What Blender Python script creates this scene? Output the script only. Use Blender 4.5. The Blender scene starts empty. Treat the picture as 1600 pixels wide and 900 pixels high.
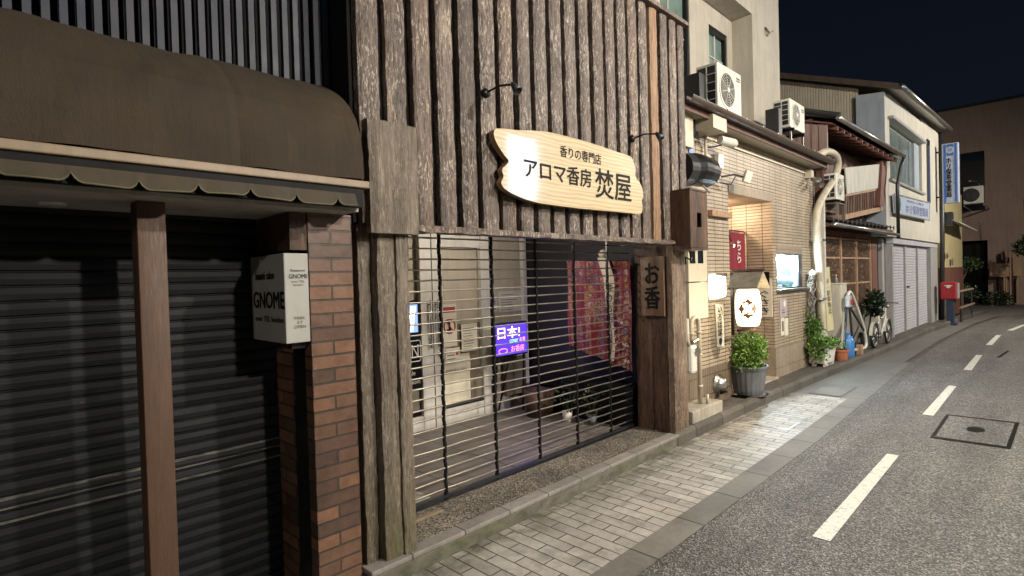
import bpy, math, random
from mathutils import Vector, noise as mnoise
random.seed(7)
R = math.radians
sc = bpy.context.scene
col = sc.collection

# ------------------------------------------------------------------ camera
FPX = 860.0; CAMZ = 1.7; PITCH = .0163; ROLL = .028
_a = math.atan2(850, FPX)
_f = Vector((math.cos(_a)*math.cos(PITCH), math.sin(_a)*math.cos(PITCH), -math.sin(PITCH)))
_r0 = _f.cross(Vector((0, 0, 1))).normalized(); _u0 = _r0.cross(_f)
_r = _r0*math.cos(ROLL) - _u0*math.sin(ROLL)
_u = _r0*math.sin(ROLL) + _u0*math.cos(ROLL)
cd = bpy.data.cameras.new('camera'); cam = bpy.data.objects.new('camera', cd); col.objects.link(cam)
cd.sensor_width = 36; cd.lens = FPX/1600*36; cd.clip_end = 500; cd.clip_start = .05
from mathutils import Matrix
cam.matrix_world = Matrix(((_r.x, _u.x, -_f.x, 0), (_r.y, _u.y, -_f.y, 0), (_r.z, _u.z, -_f.z, CAMZ), (0, 0, 0, 1)))
sc.camera = cam

def ray(px, py):
    return _f + _r*((px-800)/FPX) - _u*((py-450)/FPX)
def PY(px, py, y):            # measured photo point standing on the plane y = const
    d = ray(px, py); t = y/d.y
    return Vector((d.x*t, y, CAMZ+d.z*t))
def PX(px, py, x):
    d = ray(px, py); t = x/d.x
    return Vector((x, d.y*t, CAMZ+d.z*t))
def PZ(px, py, z):
    d = ray(px, py); t = (z-CAMZ)/d.z
    return Vector((d.x*t, d.y*t, z))

# ------------------------------------------------------------------ materials
class NT:
    def __init__(s, name):
        s.m = bpy.data.materials.new(name); s.m.use_nodes = True
        s.t = s.m.node_tree; s.b = s.t.nodes['Principled BSDF']
        g = s.t.nodes.new('ShaderNodeNewGeometry'); s.pos = g.outputs['Position']; s.geo = g
    def n(s, t, **k):
        x = s.t.nodes.new(t)
        for a, b in k.items():
            if a.startswith('i_'):
                x.inputs[a[2:].replace('_', ' ')].default_value = b
            else: setattr(x, a, b)
        return x
    def l(s, a, b): s.t.links.new(a, b)
    def map(s, scale=(1, 1, 1), loc=(0, 0, 0), rot=(0, 0, 0), src=None):
        x = s.n('ShaderNodeMapping'); x.inputs['Scale'].default_value = scale
        x.inputs['Location'].default_value = loc; x.inputs['Rotation'].default_value = rot
        s.l(src or s.pos, x.inputs['Vector']); return x.outputs[0]
    def uz(s):                  # (x+y, z, 0) : works on both facade directions
        a = s.n('ShaderNodeSeparateXYZ'); s.l(s.pos, a.inputs[0])
        b = s.n('ShaderNodeMath', operation='ADD'); s.l(a.outputs[0], b.inputs[0]); s.l(a.outputs[1], b.inputs[1])
        c = s.n('ShaderNodeCombineXYZ'); s.l(b.outputs[0], c.inputs[0]); s.l(a.outputs[2], c.inputs[1]); return c.outputs[0]
    def noise(s, v, scale, detail=4, rough=.6, dist=0):
        x = s.n('ShaderNodeTexNoise'); x.inputs['Scale'].default_value = scale; x.inputs['Detail'].default_value = detail
        x.inputs['Roughness'].default_value = rough; x.inputs['Distortion'].default_value = dist
        s.l(v, x.inputs['Vector']); return x.outputs[0]
    def vor(s, v, scale, feature='F1', out='Distance'):
        x = s.n('ShaderNodeTexVoronoi', feature=feature); x.inputs['Scale'].default_value = scale
        s.l(v, x.inputs['Vector']); return x.outputs[out]
    def ramp(s, f, stops, interp='LINEAR'):
        x = s.n('ShaderNodeValToRGB'); x.color_ramp.interpolation = interp
        while len(x.color_ramp.elements) < len(stops): x.color_ramp.elements.new(.5)
        for e, (p, c) in zip(x.color_ramp.elements, stops):
            e.position = p; e.color = (c, c, c, 1) if isinstance(c, (int, float)) else (*c, 1)
        s.l(f, x.inputs[0]); return x.outputs[0]
    def mix(s, f, a, b, blend='MIX'):
        x = s.n('ShaderNodeMix', data_type='RGBA', blend_type=blend)
        for v, i in ((f, 0), (a, 6), (b, 7)):
            if isinstance(v, (int, float)) and i == 0: x.inputs[0].default_value = v
            elif isinstance(v, (tuple, list)): x.inputs[i].default_value = (*v, 1)
            elif isinstance(v, (int, float)): x.inputs[i].default_value = (v, v, v, 1)
            else: s.l(v, x.inputs[i])
        return x.outputs[2]
    def math(s, op, a, b=0.):
        x = s.n('ShaderNodeMath', operation=op)
        for v, i in ((a, 0), (b, 1)):
            if isinstance(v, (int, float)): x.inputs[i].default_value = v
            else: s.l(v, x.inputs[i])
        return x.outputs[0]
    def col(s, c):
        if isinstance(c, (tuple, list)): s.b.inputs['Base Color'].default_value = (*c, 1)
        else: s.l(c, s.b.inputs['Base Color'])
        return s
    def rough(s, r):
        if isinstance(r, (int, float)): s.b.inputs['Roughness'].default_value = r
        else: s.l(r, s.b.inputs['Roughness'])
        return s
    def bump(s, h, strength=.5, dist=.01):
        x = s.n('ShaderNodeBump'); x.inputs['Strength'].default_value = strength; x.inputs['Distance'].default_value = dist
        s.l(h, x.inputs['Height']); s.l(x.outputs[0], s.b.inputs['Normal']); return s

def plain(name, c, rough=.6, var=.25, scale=6, metallic=0, bump=.15, bscale=60, dirt=.35, stretch=(1, 1, 1)):
    """painted / cast surface with blotches, streaky dirt and a fine relief"""
    s = NT(name)
    v = s.map(stretch)
    a = s.noise(v, scale, 6, .65)
    d = s.noise(s.map((3*stretch[0], 3*stretch[1], .5*stretch[2])), 3.1, 5, .7)
    lo = tuple(x*(1-var) for x in c); hi = tuple(min(1, x*(1+var*.6)) for x in c)
    k = s.ramp(a, [(.3, lo), (.7, hi)])
    dd = s.ramp(d, [(.42, 1.0), (.75, 1-dirt)])
    k = s.mix(1.0, k, dd, 'MULTIPLY')
    s.col(k); s.rough(s.math('ADD', s.math('MULTIPLY', a, .3), rough-.15))
    s.b.inputs['Metallic'].default_value = metallic
    if bump: s.bump(s.noise(s.pos, bscale, 5, .7), bump, .004)
    return s.m
def dull(m):
    m.node_tree.nodes['Principled BSDF'].inputs['Specular IOR Level'].default_value = .15; return m
def emit(name, c, e, base=(.8, .8, .8)):
    s = NT(name); s.col(base); s.b.inputs['Emission Color'].default_value = (*c, 1)
    s.b.inputs['Emission Strength'].default_value = e; s.rough(.5); return s.m

M = {}
def wood(name, stops, rough=(.38, .75), bump=.9, sc_=1.0, gloss=.5, fleck=0.0, fleckc=(.5, .46, .40), tone=False, moss=False):
    s = NT(name)
    g = s.noise(s.map((26*sc_, 26*sc_, 2.2*sc_)), 1.6, 9, .72, .8)
    f = s.noise(s.map((90*sc_, 90*sc_, 9*sc_)), 1.5, 5, .7, .3)
    b = s.noise(s.map((5.3, 5.3, .35)), 1.0, 2, .5)
    q = s.noise(s.map((9, 9, 3.2)), 1.0, 4, .65)
    h = s.math('ADD', s.math('MULTIPLY', g, .50), s.math('ADD', s.math('MULTIPLY', f, .22), s.math('ADD', s.math('MULTIPLY', b, .24), s.math('MULTIPLY', q, .22))))
    k = s.ramp(h, stops)
    if fleck:  # pale flecks: glints and worn streaks painted into the wood colour
        fl = s.math('MULTIPLY', s.ramp(s.noise(s.map((70, 70, 16)), 1.3, 5, .75, .6), [(.53, 0.), (.61, 1.)]), s.ramp(s.noise(s.map((6, 6, 4)), 1., 3, .6), [(.38, .2), (.56, 1.)]))
        k = s.mix(s.math('MULTIPLY', fl, fleck), k, fleckc)
    s.col(k)
    if tone:
        bt = s.n('ShaderNodeTexWhiteNoise', noise_dimensions='1D'); sx_ = s.n('ShaderNodeSeparateXYZ'); s.l(s.pos, sx_.inputs[0])
        s.l(s.math('FLOOR', s.math('DIVIDE', s.math('SUBTRACT', sx_.outputs[0], 1.565), .183)), bt.inputs['W'])
        k = s.mix(1.0, k, s.ramp(bt.outputs['Value'], [(0, (.62, .55, .50)), (.35, (1, .96, .92)), (.7, (.82, .80, .80)), (1, (1.0, .86, .74))]), 'MULTIPLY')
    if moss:
        sx_ = s.n('ShaderNodeSeparateXYZ'); s.l(s.pos, sx_.inputs[0]); e = s.n('ShaderNodeMapRange'); e.inputs['From Min'].default_value = .75; e.inputs['From Max'].default_value = .1; s.l(sx_.outputs[2], e.inputs['Value'])
        k = s.mix(s.math('MULTIPLY', e.outputs[0], s.ramp(q, [(.35, .1), (.6, .85)])), k, (.085, .085, .03))
    s.col(k)
    s.rough(s.ramp(f, [(.35, rough[0]), (.65, rough[1])]))
    s.b.inputs['Specular IOR Level'].default_value = gloss
    hh = s.math('ADD', g, s.math('MULTIPLY', f, .6))
    s.bump(hh, bump, .012)
    return s.m
M['cladding'] = wood('weathered_board', [(.46, (.010, .006, .004)), (.54, (.050, .030, .020)), (.625, (.115, .082, .060)), (.735, (.34, .29, .235))], (.22, .65), 1.0, 1.0, .8, .95, (.62, .56, .48), True)
M['tan_board'] = wood('fresh_board', [(.36, (.07, .035, .018)), (.55, (.24, .14, .08)), (.7, (.40, .27, .17))])
M['post'] = wood('weathered_post', [(.40, (.018, .013, .009)), (.52, (.085, .066, .048)), (.64, (.17, .14, .105)), (.76, (.32, .28, .22))], (.4, .8), 1.0, 1.0, .5, .35, moss=True)
M['dark_wood'] = wood('dark_brown_timber', [(.42, (.005, .003, .002)), (.53, (.030, .015, .009)), (.64, (.085, .045, .027)), (.76, (.17, .10, .062))], (.35, .7), .6)
M['brown_post'] = wood('brown_painted_post', [(.3, (.038, .019, .010)), (.6, (.078, .041, .023)), (.75, (.11, .062, .037))], (.5, .75), .2)
M['plaque'] = wood('plaque_wood', [(.3, (.06, .032, .018)), (.6, (.14, .08, .046)), (.75, (.19, .12, .07))], (.4, .6), .2)
M['old_wood'] = wood('old_house_wood', [(.34, (.015, .008, .006)), (.5, (.06, .03, .022)), (.66, (.15, .08, .055))], (.5, .8), .4)
M['old_red_wood'] = wood('reddish_beam', [(.34, (.03, .01, .008)), (.5, (.09, .03, .022)), (.66, (.16, .07, .05))], (.5, .8), .4)
M['door_wood'] = wood('pale_sliding_frame', [(.34, (.12, .06, .03)), (.5, (.26, .15, .09)), (.66, (.4, .26, .16))], (.5, .8), .2)

# varnished sign slab
s = NT('varnished_sign_slab')
w = s.n('ShaderNodeTexWave', wave_type='BANDS', bands_direction='Z', wave_profile='SIN')
w.inputs['Scale'].default_value = 7; w.inputs['Distortion'].default_value = 5.5; w.inputs['Detail'].default_value = 4; w.inputs['Detail Scale'].default_value = 1.2
s.l(s.map((.35, 1, 1.5)), w.inputs['Vector'])
n2 = s.noise(s.map((3, 3, 90)), 1.2, 4, .6)
k = s.ramp(w.outputs['Fac'], [(.1, (.46, .37, .22)), (.6, (.57, .48, .31)), (1, (.62, .53, .36))])
s.col(s.mix(.35, k, s.ramp(n2, [(.35, (.42, .29, .14)), (.6, (.66, .52, .31))])))
s.rough(.3); s.b.inputs['Coat Weight'].default_value = 1; s.b.inputs['Coat Roughness'].default_value = .065
s.b.inputs['Coat IOR'].default_value = 1.6
s.bump(s.noise(s.map((1, 1, 4)), 6, 3, .5), .06, .004)
M['slab'] = s.m
M['slab_edge'] = wood('slab_live_edge', [(.3, (.10, .06, .03)), (.6, (.3, .2, .1)), (.75, (.42, .3, .16))], (.3, .5), .5)

def bricky(name, vec_fn, bw, rh, mortar, c1, c2, cm, offset=.5, rough=.6, depth=.006, shift=(0, 0, 0), squash=1, freq=2, var=.35, grime=None, rot=0, strength=1):
    s = NT(name)
    v = vec_fn(s)
    mp = s.map((1, 1, 1), shift, (0, 0, rot), v)
    wob = s.noise(s.pos, 9, 2, .5)
    b = s.n('ShaderNodeTexBrick'); b.offset = offset; b.squash = squash; b.squash_frequency = freq
    b.inputs['Scale'].default_value = 1; b.inputs['Brick Width'].default_value = bw; b.inputs['Row Height'].default_value = rh
    b.inputs['Mortar Size'].default_value = mortar; b.inputs['Mortar Smooth'].default_value = .25
    b.inputs['Color1'].default_value = (*c1, 1); b.inputs['Color2'].default_value = (*c2, 1); b.inputs['Mortar'].default_value = (*cm, 1)
    s.l(mp, b.inputs['Vector'])
    n = s.noise(s.pos, 22, 6, .7)
    k = s.mix(1.0, b.outputs['Color'], s.ramp(n, [(.3, 1-var), (.7, 1+0*var)]), 'MULTIPLY')
    g = s.noise(s.map((1, 1, .5)), 1.7, 5, .6)
    k = s.mix(1.0, k, s.ramp(g, [(.35, 1.0), (.72, .62)]), 'MULTIPLY')
    s.col(k); s.rough(s.math('ADD', s.math('MULTIPLY', n, .35), rough-.17))
    hgt = s.math('ADD', s.math('MULTIPLY', b.outputs['Fac'], -1.0), s.math('MULTIPLY', n, .25))
    s.bump(hgt, strength, depth)
    return s
M['tile'] = bricky('grooved_wall_tile', lambda s: s.uz(), .235, .0465, .0045, (.56, .455, .33), (.48, .39, .28), (.075, .058, .042), 0.0, .42, .008).m
M['tile_plinth'] = bricky('large_plinth_tile', lambda s: s.uz(), .30, .30, .003, (.42, .345, .255), (.38, .31, .23), (.15, .12, .09), 0.0, .5, .003, (0, .06, 0)).m
M['tile_vert'] = bricky('upright_base_tile', lambda s: s.uz(), .0465, .235, .0045, (.30, .23, .16), (.25, .19, .13), (.05, .04, .03), 0.0, .45, .008).m
M['brick'] = bricky('glazed_red_brick', lambda s: s.uz(), .25, .0735, .0058, (.265, .135, .078), (.10, .058, .042), (.060, .050, .040), .5, .42, .008, (-4.04+.25*20, 0, 0), var=.45).m
M['paver'] = bricky('pale_paver', lambda s: s.pos, .29, .10, .0045, (.50, .475, .43), (.37, .35, .315), (.06, .055, .048), .5, .55, .006, (0, .0, 0), rot=R(90), var=.3).m
def stain(m_, y0, y1, c):
    s = NT.__new__(NT); s.m = m_; s.t = m_.node_tree; s.b = s.t.nodes['Principled BSDF']
    s.geo = s.t.nodes.new('ShaderNodeNewGeometry'); s.pos = s.geo.outputs['Position']
    src = s.b.inputs['Base Color'].links[0].from_socket
    xyz = s.n('ShaderNodeSeparateXYZ'); s.l(s.pos, xyz.inputs[0])
    e = s.n('ShaderNodeMapRange'); e.inputs['From Min'].default_value = y0; e.inputs['From Max'].default_value = y1; s.l(xyz.outputs[1], e.inputs['Value'])
    nn = s.noise(s.pos, 5, 5, .7); f = s.math('MULTIPLY', e.outputs[0], s.ramp(nn, [(.38, 0.), (.6, .85)]))
    k = s.mix(f, src, c)
    sp_ = s.noise(s.pos, 3.3, 6, .75); k = s.mix(1.0, k, s.ramp(sp_, [(.36, .62), (.50, 1.)]), 'MULTIPLY'); s.col(k)
stain(M['paver'], 2.35, 2.67, (.055, .05, .028))
M['kerb_stone'] = bricky('kerb_stone', lambda s: s.pos, .62, 10, .008, (.15, .135, .115), (.095, .085, .072), (.02, .018, .015), 0, .75, .01, (.2, 5, 0), var=.5).m
M['gutter'] = bricky('gutter_concrete', lambda s: s.pos, .60, 10, .006, (.21, .20, .18), (.165, .155, .14), (.03, .028, .024), 0, .7, .006, (.1, 5, 0), var=.3).m
M['step_block'] = bricky('step_edge_block', lambda s: s.pos, .40, 10, .005, (.31, .285, .26), (.25, .23, .21), (.07, .06, .055), 0, .7, .004, (.18, 5, 0), var=.35).m
M['porch_tile'] = bricky('dark_porch_tile', lambda s: s.pos, .6, .6, .006, (.22, .19, .165), (.17, .15, .13), (.02, .017, .015), 0, .5, .004, (.3, .1, 0), rot=0, var=.3).m

# asphalt with pale aggregate
s = NT('coarse_asphalt')
v1 = s.vor(s.map((1, 1, 1)), 105, out='Color'); sep = s.n('ShaderNodeSeparateColor'); s.l(v1, sep.inputs[0])
big = s.noise(s.pos, .9, 6, .65)
fine = s.noise(s.pos, 70, 4, .75)
k = s.ramp(sep.outputs[0], [(.0, (.022, .021, .020)), (.42, (.075, .073, .070)), (.72, (.17, .165, .157)), (1, (.44, .425, .395))])
k = s.mix(.28, k, s.ramp(fine, [(.35, (.03, .027, .024)), (.62, (.22, .20, .17))]))
k = s.mix(1.0, k, s.ramp(big, [(.3, .70), (.7, 1.08)]), 'MULTIPLY')
trk = s.noise(s.map((.12, 2.2, 1)), 1.3, 4, .6)
k = s.mix(1.0, k, s.ramp(trk, [(.38, .74), (.6, 1.05)]), 'MULTIPLY')
oil = s.noise(s.map((1, 1, 1), (3, 7, 0)), 2.6, 5, .7)
k = s.mix(1.0, k, s.ramp(oil, [(.60, 1.), (.72, .55)]), 'MULTIPLY')
s.col(k); s.rough(s.ramp(sep.outputs[1], [(0, .45), (1, .85)])); s.b.inputs['Specular IOR Level'].default_value = .5
s.bump(s.math('ADD', s.vor(s.pos, 105), s.math('MULTIPLY', fine, .7)), .9, .008)
M['asphalt'] = s.m
s = NT('smooth_side_asphalt')
fine = s.noise(s.pos, 60, 5, .75); big = s.noise(s.pos, 1.1, 6, .65)
k = s.ramp(fine, [(.35, (.10, .097, .09)), (.65, (.20, .195, .18))])
s.col(s.mix(1.0, k, s.ramp(big, [(.3, .75), (.7, 1.05)]), 'MULTIPLY')); s.rough(.6); s.bump(fine, .5, .004)
M['side_asphalt'] = s.m
s = NT('exposed_aggregate')
v = s.vor(s.pos, 110, out='Color'); sep = s.n('ShaderNodeSeparateColor'); s.l(v, sep.inputs[0])
big = s.noise(s.pos, 2.5, 5, .65)
k = s.ramp(sep.outputs[0], [(0, (.05, .043, .034)), (.6, (.16, .14, .11)), (1, (.42, .37, .29))])
s.col(s.mix(1.0, k, s.ramp(big, [(.35, .45), (.65, 1.0)]), 'MULTIPLY')); s.rough(.7); s.bump(s.vor(s.pos, 110), .8, .006)
M['aggregate'] = s.m
s = NT('worn_step_face')
a = s.noise(s.map((1, 1, 2)), 7, 7, .7); g = s.noise(s.pos, 2.2, 4, .6)
k = s.mix(s.ramp(g, [(.42, 0.), (.62, .8)]), s.ramp(a, [(.3, (.05, .045, .036)), (.7, (.17, .155, .13))]), s.ramp(a, [(.3, (.045, .05, .022)), (.7, (.12, .125, .07))]))
s.col(k); s.rough(.8); s.bump(a, .5, .01)
M['step_face'] = s.m
s = NT('road_paint')
a = s.noise(s.pos, 90, 5, .8); a2 = s.noise(s.pos, 16, 6, .8)
s.col(s.mix(s.ramp(s.math('ADD', s.math('MULTIPLY', a2, .6), s.math('MULTIPLY', a, .4)), [(.40, 1.), (.46, 0.)]), s.ramp(a, [(.3, (.24, .23, .20)), (.44, (.54, .52, .46)), (.7, (.64, .62, .56))]), (.12, .115, .105))); s.rough(.55); s.bump(a, .35, .004)
M['paint'] = s.m

M['stucco'] = plain('cream_stucco', (.50, .455, .36), .8, .12, 3, bump=.35, bscale=130, dirt=.28)
M['beige_wall'] = plain('beige_building_wall', (.47, .435, .365), .8, .10, 2, bump=.3, bscale=90, dirt=.22)
M['white_wall'] = plain('white_shop_panel', (.52, .50, .43), .6, .10, 2, bump=.1, dirt=.3)
M['bluegrey'] = plain('bluegrey_panel', (.33, .38, .43), .5, .10, 2, bump=.05, dirt=.2)
M['yellow_wall'] = plain('yellow_wall', (.42, .355, .19), .8, .10, 2, bump=.2, dirt=.3)
M['far_wall'] = plain('dusky_brown_wall', (.30, .215, .170), .85, .12, 1.2, bump=.2, dirt=.2)
M['black'] = plain('flat_black', (.006, .006, .007), .6, .2)
M['dark_side'] = plain('dark_porch_wall', (.020, .019, .022), .7, .2)
M['black_metal'] = plain('black_metal', (.012, .012, .013), .35, .2, metallic=.3)
M['dark_metal'] = plain('dark_grey_metal', (.05, .052, .055), .4, .2, metallic=.5)
M['steel'] = plain('bare_steel', (.42, .40, .37), .32, .15, metallic=.9, dirt=.25)
M['rod'] = plain('dull_shutter_rod', (.38, .34, .28), .35, .2, metallic=.85, dirt=.3)
M['alu_white'] = plain('white_aluminium', (.62, .60, .54), .4, .08, dirt=.2, bump=.03)
M['grey_alu'] = plain('grey_aluminium', (.34, .34, .33), .4, .1, dirt=.25, bump=.03)
M['ac_white'] = plain('ac_casing', (.62, .61, .54), .45, .06, dirt=.18, bump=.03)
M['beige_metal'] = plain('beige_metal_box', (.50, .45, .34), .45, .08, dirt=.15, bump=.04)
M['concrete'] = plain('pale_concrete', (.36, .33, .27), .8, .25, 8, bump=.5, dirt=.5)
M['ground_dark'] = plain('dark_strip_paving', (.10, .09, .078), .75, .35, 5, bump=.6, dirt=.5)
M['pot_grey'] = plain('grey_pot', (.12, .13, .14), .5, .15)
M['terracotta'] = plain('terracotta', (.42, .14, .065), .7, .2)
M['white_plastic'] = plain('white_plastic', (.66, .65, .58), .35, .06, bump=.02, dirt=.25)
M['blue_plastic'] = plain('blue_plastic', (.06, .22, .52), .35, .1, bump=.02)
M['red_paint'] = plain('red_paint', (.38, .018, .028), .4, .1, bump=.03)
M['red_cloth'] = plain('red_cloth', (.20, .018, .035), .8, .15, 20, bump=.1)
M['navy'] = plain('navy_metal', (.03, .045, .09), .4, .1)
s = NT('brown_awning_canvas')
a_ = s.noise(s.pos, 2.4, 6, .7); st_ = s.noise(s.map((9, 1.2, 1.2)), 1.0, 6, .75, .5); wv_ = s.noise(s.pos, 160, 2, .5)
k = s.ramp(a_, [(.3, (.018, .0112, .0048)), (.7, (.033, .021, .0092))])
k = s.mix(s.ramp(st_, [(.56, 0.), (.70, .55)]), k, (.052, .036, .018)); k = s.mix(s.ramp(st_, [(.30, .6), (.42, 0.)]), k, (.010, .008, .005))
s.col(k); s.rough(.85); s.bump(s.math('ADD', s.math('MULTIPLY', st_, .8), s.math('MULTIPLY', wv_, .3)), .6, .012)
M['awning'] = s.m
M['trim_tan'] = plain('tan_trim_rail', (.24, .18, .115), .5, .12, 5, dirt=.3, bump=.05)
M['valance'] = plain('valance_canvas', (.046, .035, .020), .8, .2)
M['piping'] = plain('pale_piping', (.10, .095, .048), .6, .15)
M['soffit'] = plain('grey_soffit', (.42, .40, .35), .8, .12, dirt=.3, bump=.1)
M['slat'] = plain('bluegrey_louvre', (.013, .019, .036), .6, .15, dirt=.35, bump=.05)
M['paper'] = plain('paper', (.62, .58, .48), .8, .06, bump=0, dirt=.1)
M['ink'] = plain('ink', (.012, .011, .010), .5, .1, bump=0)
M['ink_grey'] = plain('faded_ink', (.14, .13, .11), .6, .1, bump=0)
M['ink_brown'] = plain('brush_brown', (.03, .02, .014), .5, .1, bump=0)
M['red_ink'] = plain('red_ink', (.35, .05, .04), .6, .1, bump=0)
M['white_ink'] = plain('white_ink', (.72, .70, .64), .6, .05, bump=0)
M['blue_sign'] = plain('blue_sign_paint', (.05, .13, .42), .4, .08, bump=0, dirt=.2)
M['pale_sign'] = plain('pale_blue_sign', (.42, .48, .62), .4, .06, bump=0, dirt=.2)
M['ink_faded_blue'] = plain('faded_blue_ink', (.07, .10, .22), .6, .15, bump=0)
M['green'] = plain('green_mark', (.02, .17, .09), .5, .1, bump=0)
M['yellow_tag'] = plain('yellow_tag', (.75, .70, .05), .5, .05, bump=0)
M['roof_tile'] = plain('dark_roof_tile', (.035, .035, .037), .38, .3, 9, dirt=.3, bump=.3)
M['gutter_metal'] = plain('brown_eaves_gutter', (.075, .055, .042), .4, .25, 9, dirt=.3)
M['pink_corr'] = plain('pinkish_corrugated_sheet', (.26, .18, .165), .6, .1, dirt=.3)
M['shutter_grey'] = plain('pale_grey_shutter', (.44, .44, .47), .45, .08, dirt=.25, bump=.05)
M['beige_panel'] = plain('beige_blind_panel', (.46, .41, .32), .6, .10, 3, bump=.03, dirt=.2)
M['pale_panel'] = plain('pale_frosted_film', (.70, .65, .50), .6, .06, bump=.02, dirt=.12)
M['taupe'] = plain('taupe_panel', (.17, .145, .11), .6, .12, bump=.03)
M['rubber'] = plain('tyre_rubber', (.012, .012, .012), .7, .2)
M['twig'] = plain('silvery_twig', (.27, .25, .22), .7, .4, 30)
M['lead'] = plain('pale_pipe', (.52, .47, .36), .5, .12, 12, dirt=.35)

for k_ in ('ink', 'ink_grey', 'ink_brown', 'black'): dull(M[k_])
# dark striped shutter with pale lines: scratches and their reflections painted in
s = NT('dark_roller_shutter')
a = s.noise(s.map((2.5, 2.5, 60)), 1.3, 5, .7)
base = s.ramp(a, [(.35, (.0028, .0035, .0045)), (.7, (.0085, .0105, .0135))])
sz = s.n('ShaderNodeSeparateXYZ'); s.l(s.pos, sz.inputs[0])
tot = None
for zc, hw in ((.822, .0055), (.780, .0045), (.722, .006)):
    d = s.math('LESS_THAN', s.math('ABSOLUTE', s.math('SUBTRACT', sz.outputs[2], zc)), hw)
    tot = d if tot is None else s.math('ADD', tot, d)
wm = s.ramp(s.noise(s.map((7, 7, 160)), 1.5, 5, .8), [(.40, 0.), (.56, 1.)])
spots = s.ramp(s.noise(s.map((12, 12, 60)), 1.2, 3, .7), [(.66, 0.), (.72, .7)])
k = s.mix(s.math('MULTIPLY', tot, wm), base, (.12, .115, .10))
k = s.mix(spots, k, (.07, .08, .11))
s.col(k); s.rough(.6); s.b.inputs['Specular IOR Level'].default_value = .25; s.bump(a, .2, .004)
M['dark_shutter'] = s.m

# glass variants
def glassy(name, c, rough=.06):
    s = NT(name); n = s.noise(s.pos, 3, 4, .6)
    s.col(s.ramp(n, [(.3, tuple(x*.6 for x in c)), (.7, c)])); s.rough(rough); s.b.inputs['Specular IOR Level'].default_value = .9; return s.m
M['dark_glass'] = glassy('dark_window_glass', (.018, .022, .026))
M['pale_glass'] = glassy('pale_window_glass', (.20, .25, .24), .12)
M['green_glass'] = glassy('greenish_window_glass', (.20, .30, .27), .1)
s = NT('old_glass_painted_reflections'); n = s.noise(s.map((3, 3, 9)), 2, 6, .7)
s.col(s.ramp(n, [(.3, (.02, .015, .012)), (.55, (.10, .065, .045)), (.75, (.30, .19, .13))])); s.rough(.2); M['reflection_glass'] = s.m  # warm brownish reflections painted into the pane colour

def leaf(name, stops):
    s = NT(name); n = s.noise(s.pos, 26, 4, .7); big = s.noise(s.pos, 7, 2, .5)
    s.col(s.ramp(s.math('ADD', s.math('MULTIPLY', n, .6), s.math('MULTIPLY', big, .4)), stops)); s.rough(.45)
    s.b.inputs['Subsurface Weight'].default_value = 0
    return s.m
M['leaf'] = leaf('bright_leaf', [(.35, (.03, .065, .012)), (.52, (.10, .20, .03)), (.68, (.24, .36, .07))])
M['leaf_mid'] = leaf('green_leaf', [(.35, (.02, .05, .012)), (.52, (.07, .16, .025)), (.68, (.16, .30, .05))])
M['leaf_dim'] = leaf('dim_leaf', [(.35, (.008, .018, .004)), (.55, (.03, .06, .014)), (.7, (.08, .12, .035))])
M['leaf_dark'] = leaf('dark_leaf', [(.35, (.004, .01, .004)), (.55, (.015, .035, .012)), (.7, (.04, .075, .025))])
M['bark'] = plain('bark', (.09, .06, .04), .8, .3, 20)

# patterned red banner
s = NT('patterned_red_banner')
v = s.vor(s.map((14, 14, 17)), 1.0, out='Color'); sep = s.n('ShaderNodeSeparateColor'); s.l(v, sep.inputs[0])
v2 = s.noise(s.map((24, 24, 34)), 1.6, 4, .7, 1.5)
mask = s.math('MULTIPLY', s.ramp(v2, [(.47, 0.), (.55, 1.)]), s.ramp(s.noise(s.map((22, 22, 1.2)), 1, 2, .5), [(.42, 0.), (.52, 1.)]))
pk = s.ramp(sep.outputs[0], [(0, (.34, .27, .24)), (.35, (.28, .10, .13)), (.6, (.10, .14, .24)), (.8, (.27, .22, .09)), (1, (.3, .2, .2))], 'CONSTANT')
s.col(s.mix(mask, (.15, .009, .020), pk)); s.rough(.85)
M['banner'] = s.m
M['banner_white'] = plain('cream_cloth', (.58, .50, .42), .85, .1, bump=.05)
s = NT('lit_paper_lantern'); s.col((.7, .6, .45)); s.b.inputs['Emission Color'].default_value = (1, .80, .50, 1)
lw_ = s.n('ShaderNodeLayerWeight'); lw_.inputs['Blend'].default_value = .35; s.l(s.ramp(lw_.outputs['Facing'], [(0, 5.5), (.75, 2.2), (1, .9)]), s.b.inputs['Emission Strength']); M['lantern'] = s.m
M['walllight'] = emit('lit_wall_light', (.93, 1, .95), 9)
M['led_blue'] = emit('led_panel_blue', (.10, .035, .95), 1.5, (.01, .01, .05))
M['led_white'] = emit('led_white', (1, .75, .95), 2.2)
M['led_cyan'] = emit('led_cyan', (.05, .8, .85), 1.3)
M['led_orange'] = emit('led_orange', (1, .25, .08), 1.3)
M['led_pink'] = emit('led_pink', (1, .12, .75), 1.6)
M['screen'] = emit('lit_screen', (.30, .50, 1), 1.3, (.05, .05, .1))
M['screen_white'] = emit('lit_screen_white', (.85, .92, 1), 2.2)
M['case_light'] = emit('display_case_lamp', (.75, .93, 1), 60)
M['case_inner'] = plain('display_case_lining', (.45, .55, .62), .5, .1, bump=0)
M['warm_lamp'] = emit('warm_lamp', (1, .75, .45), 12)
M['street_lamp'] = emit('street_lamp_glass', (1, .93, .8), 30)
s = NT('lit_shop_window'); s.col((.8, .8, .8)); s.b.inputs['Emission Color'].default_value = (.42, .64, 1, 1)
s.l(s.ramp(s.noise(s.map((2.6, 1, .5)), 1.4, 3, .6), [(.36, 3.), (.5, 11.), (.62, 18.)]), s.b.inputs['Emission Strength']); M['glow_sign'] = s.m

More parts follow.
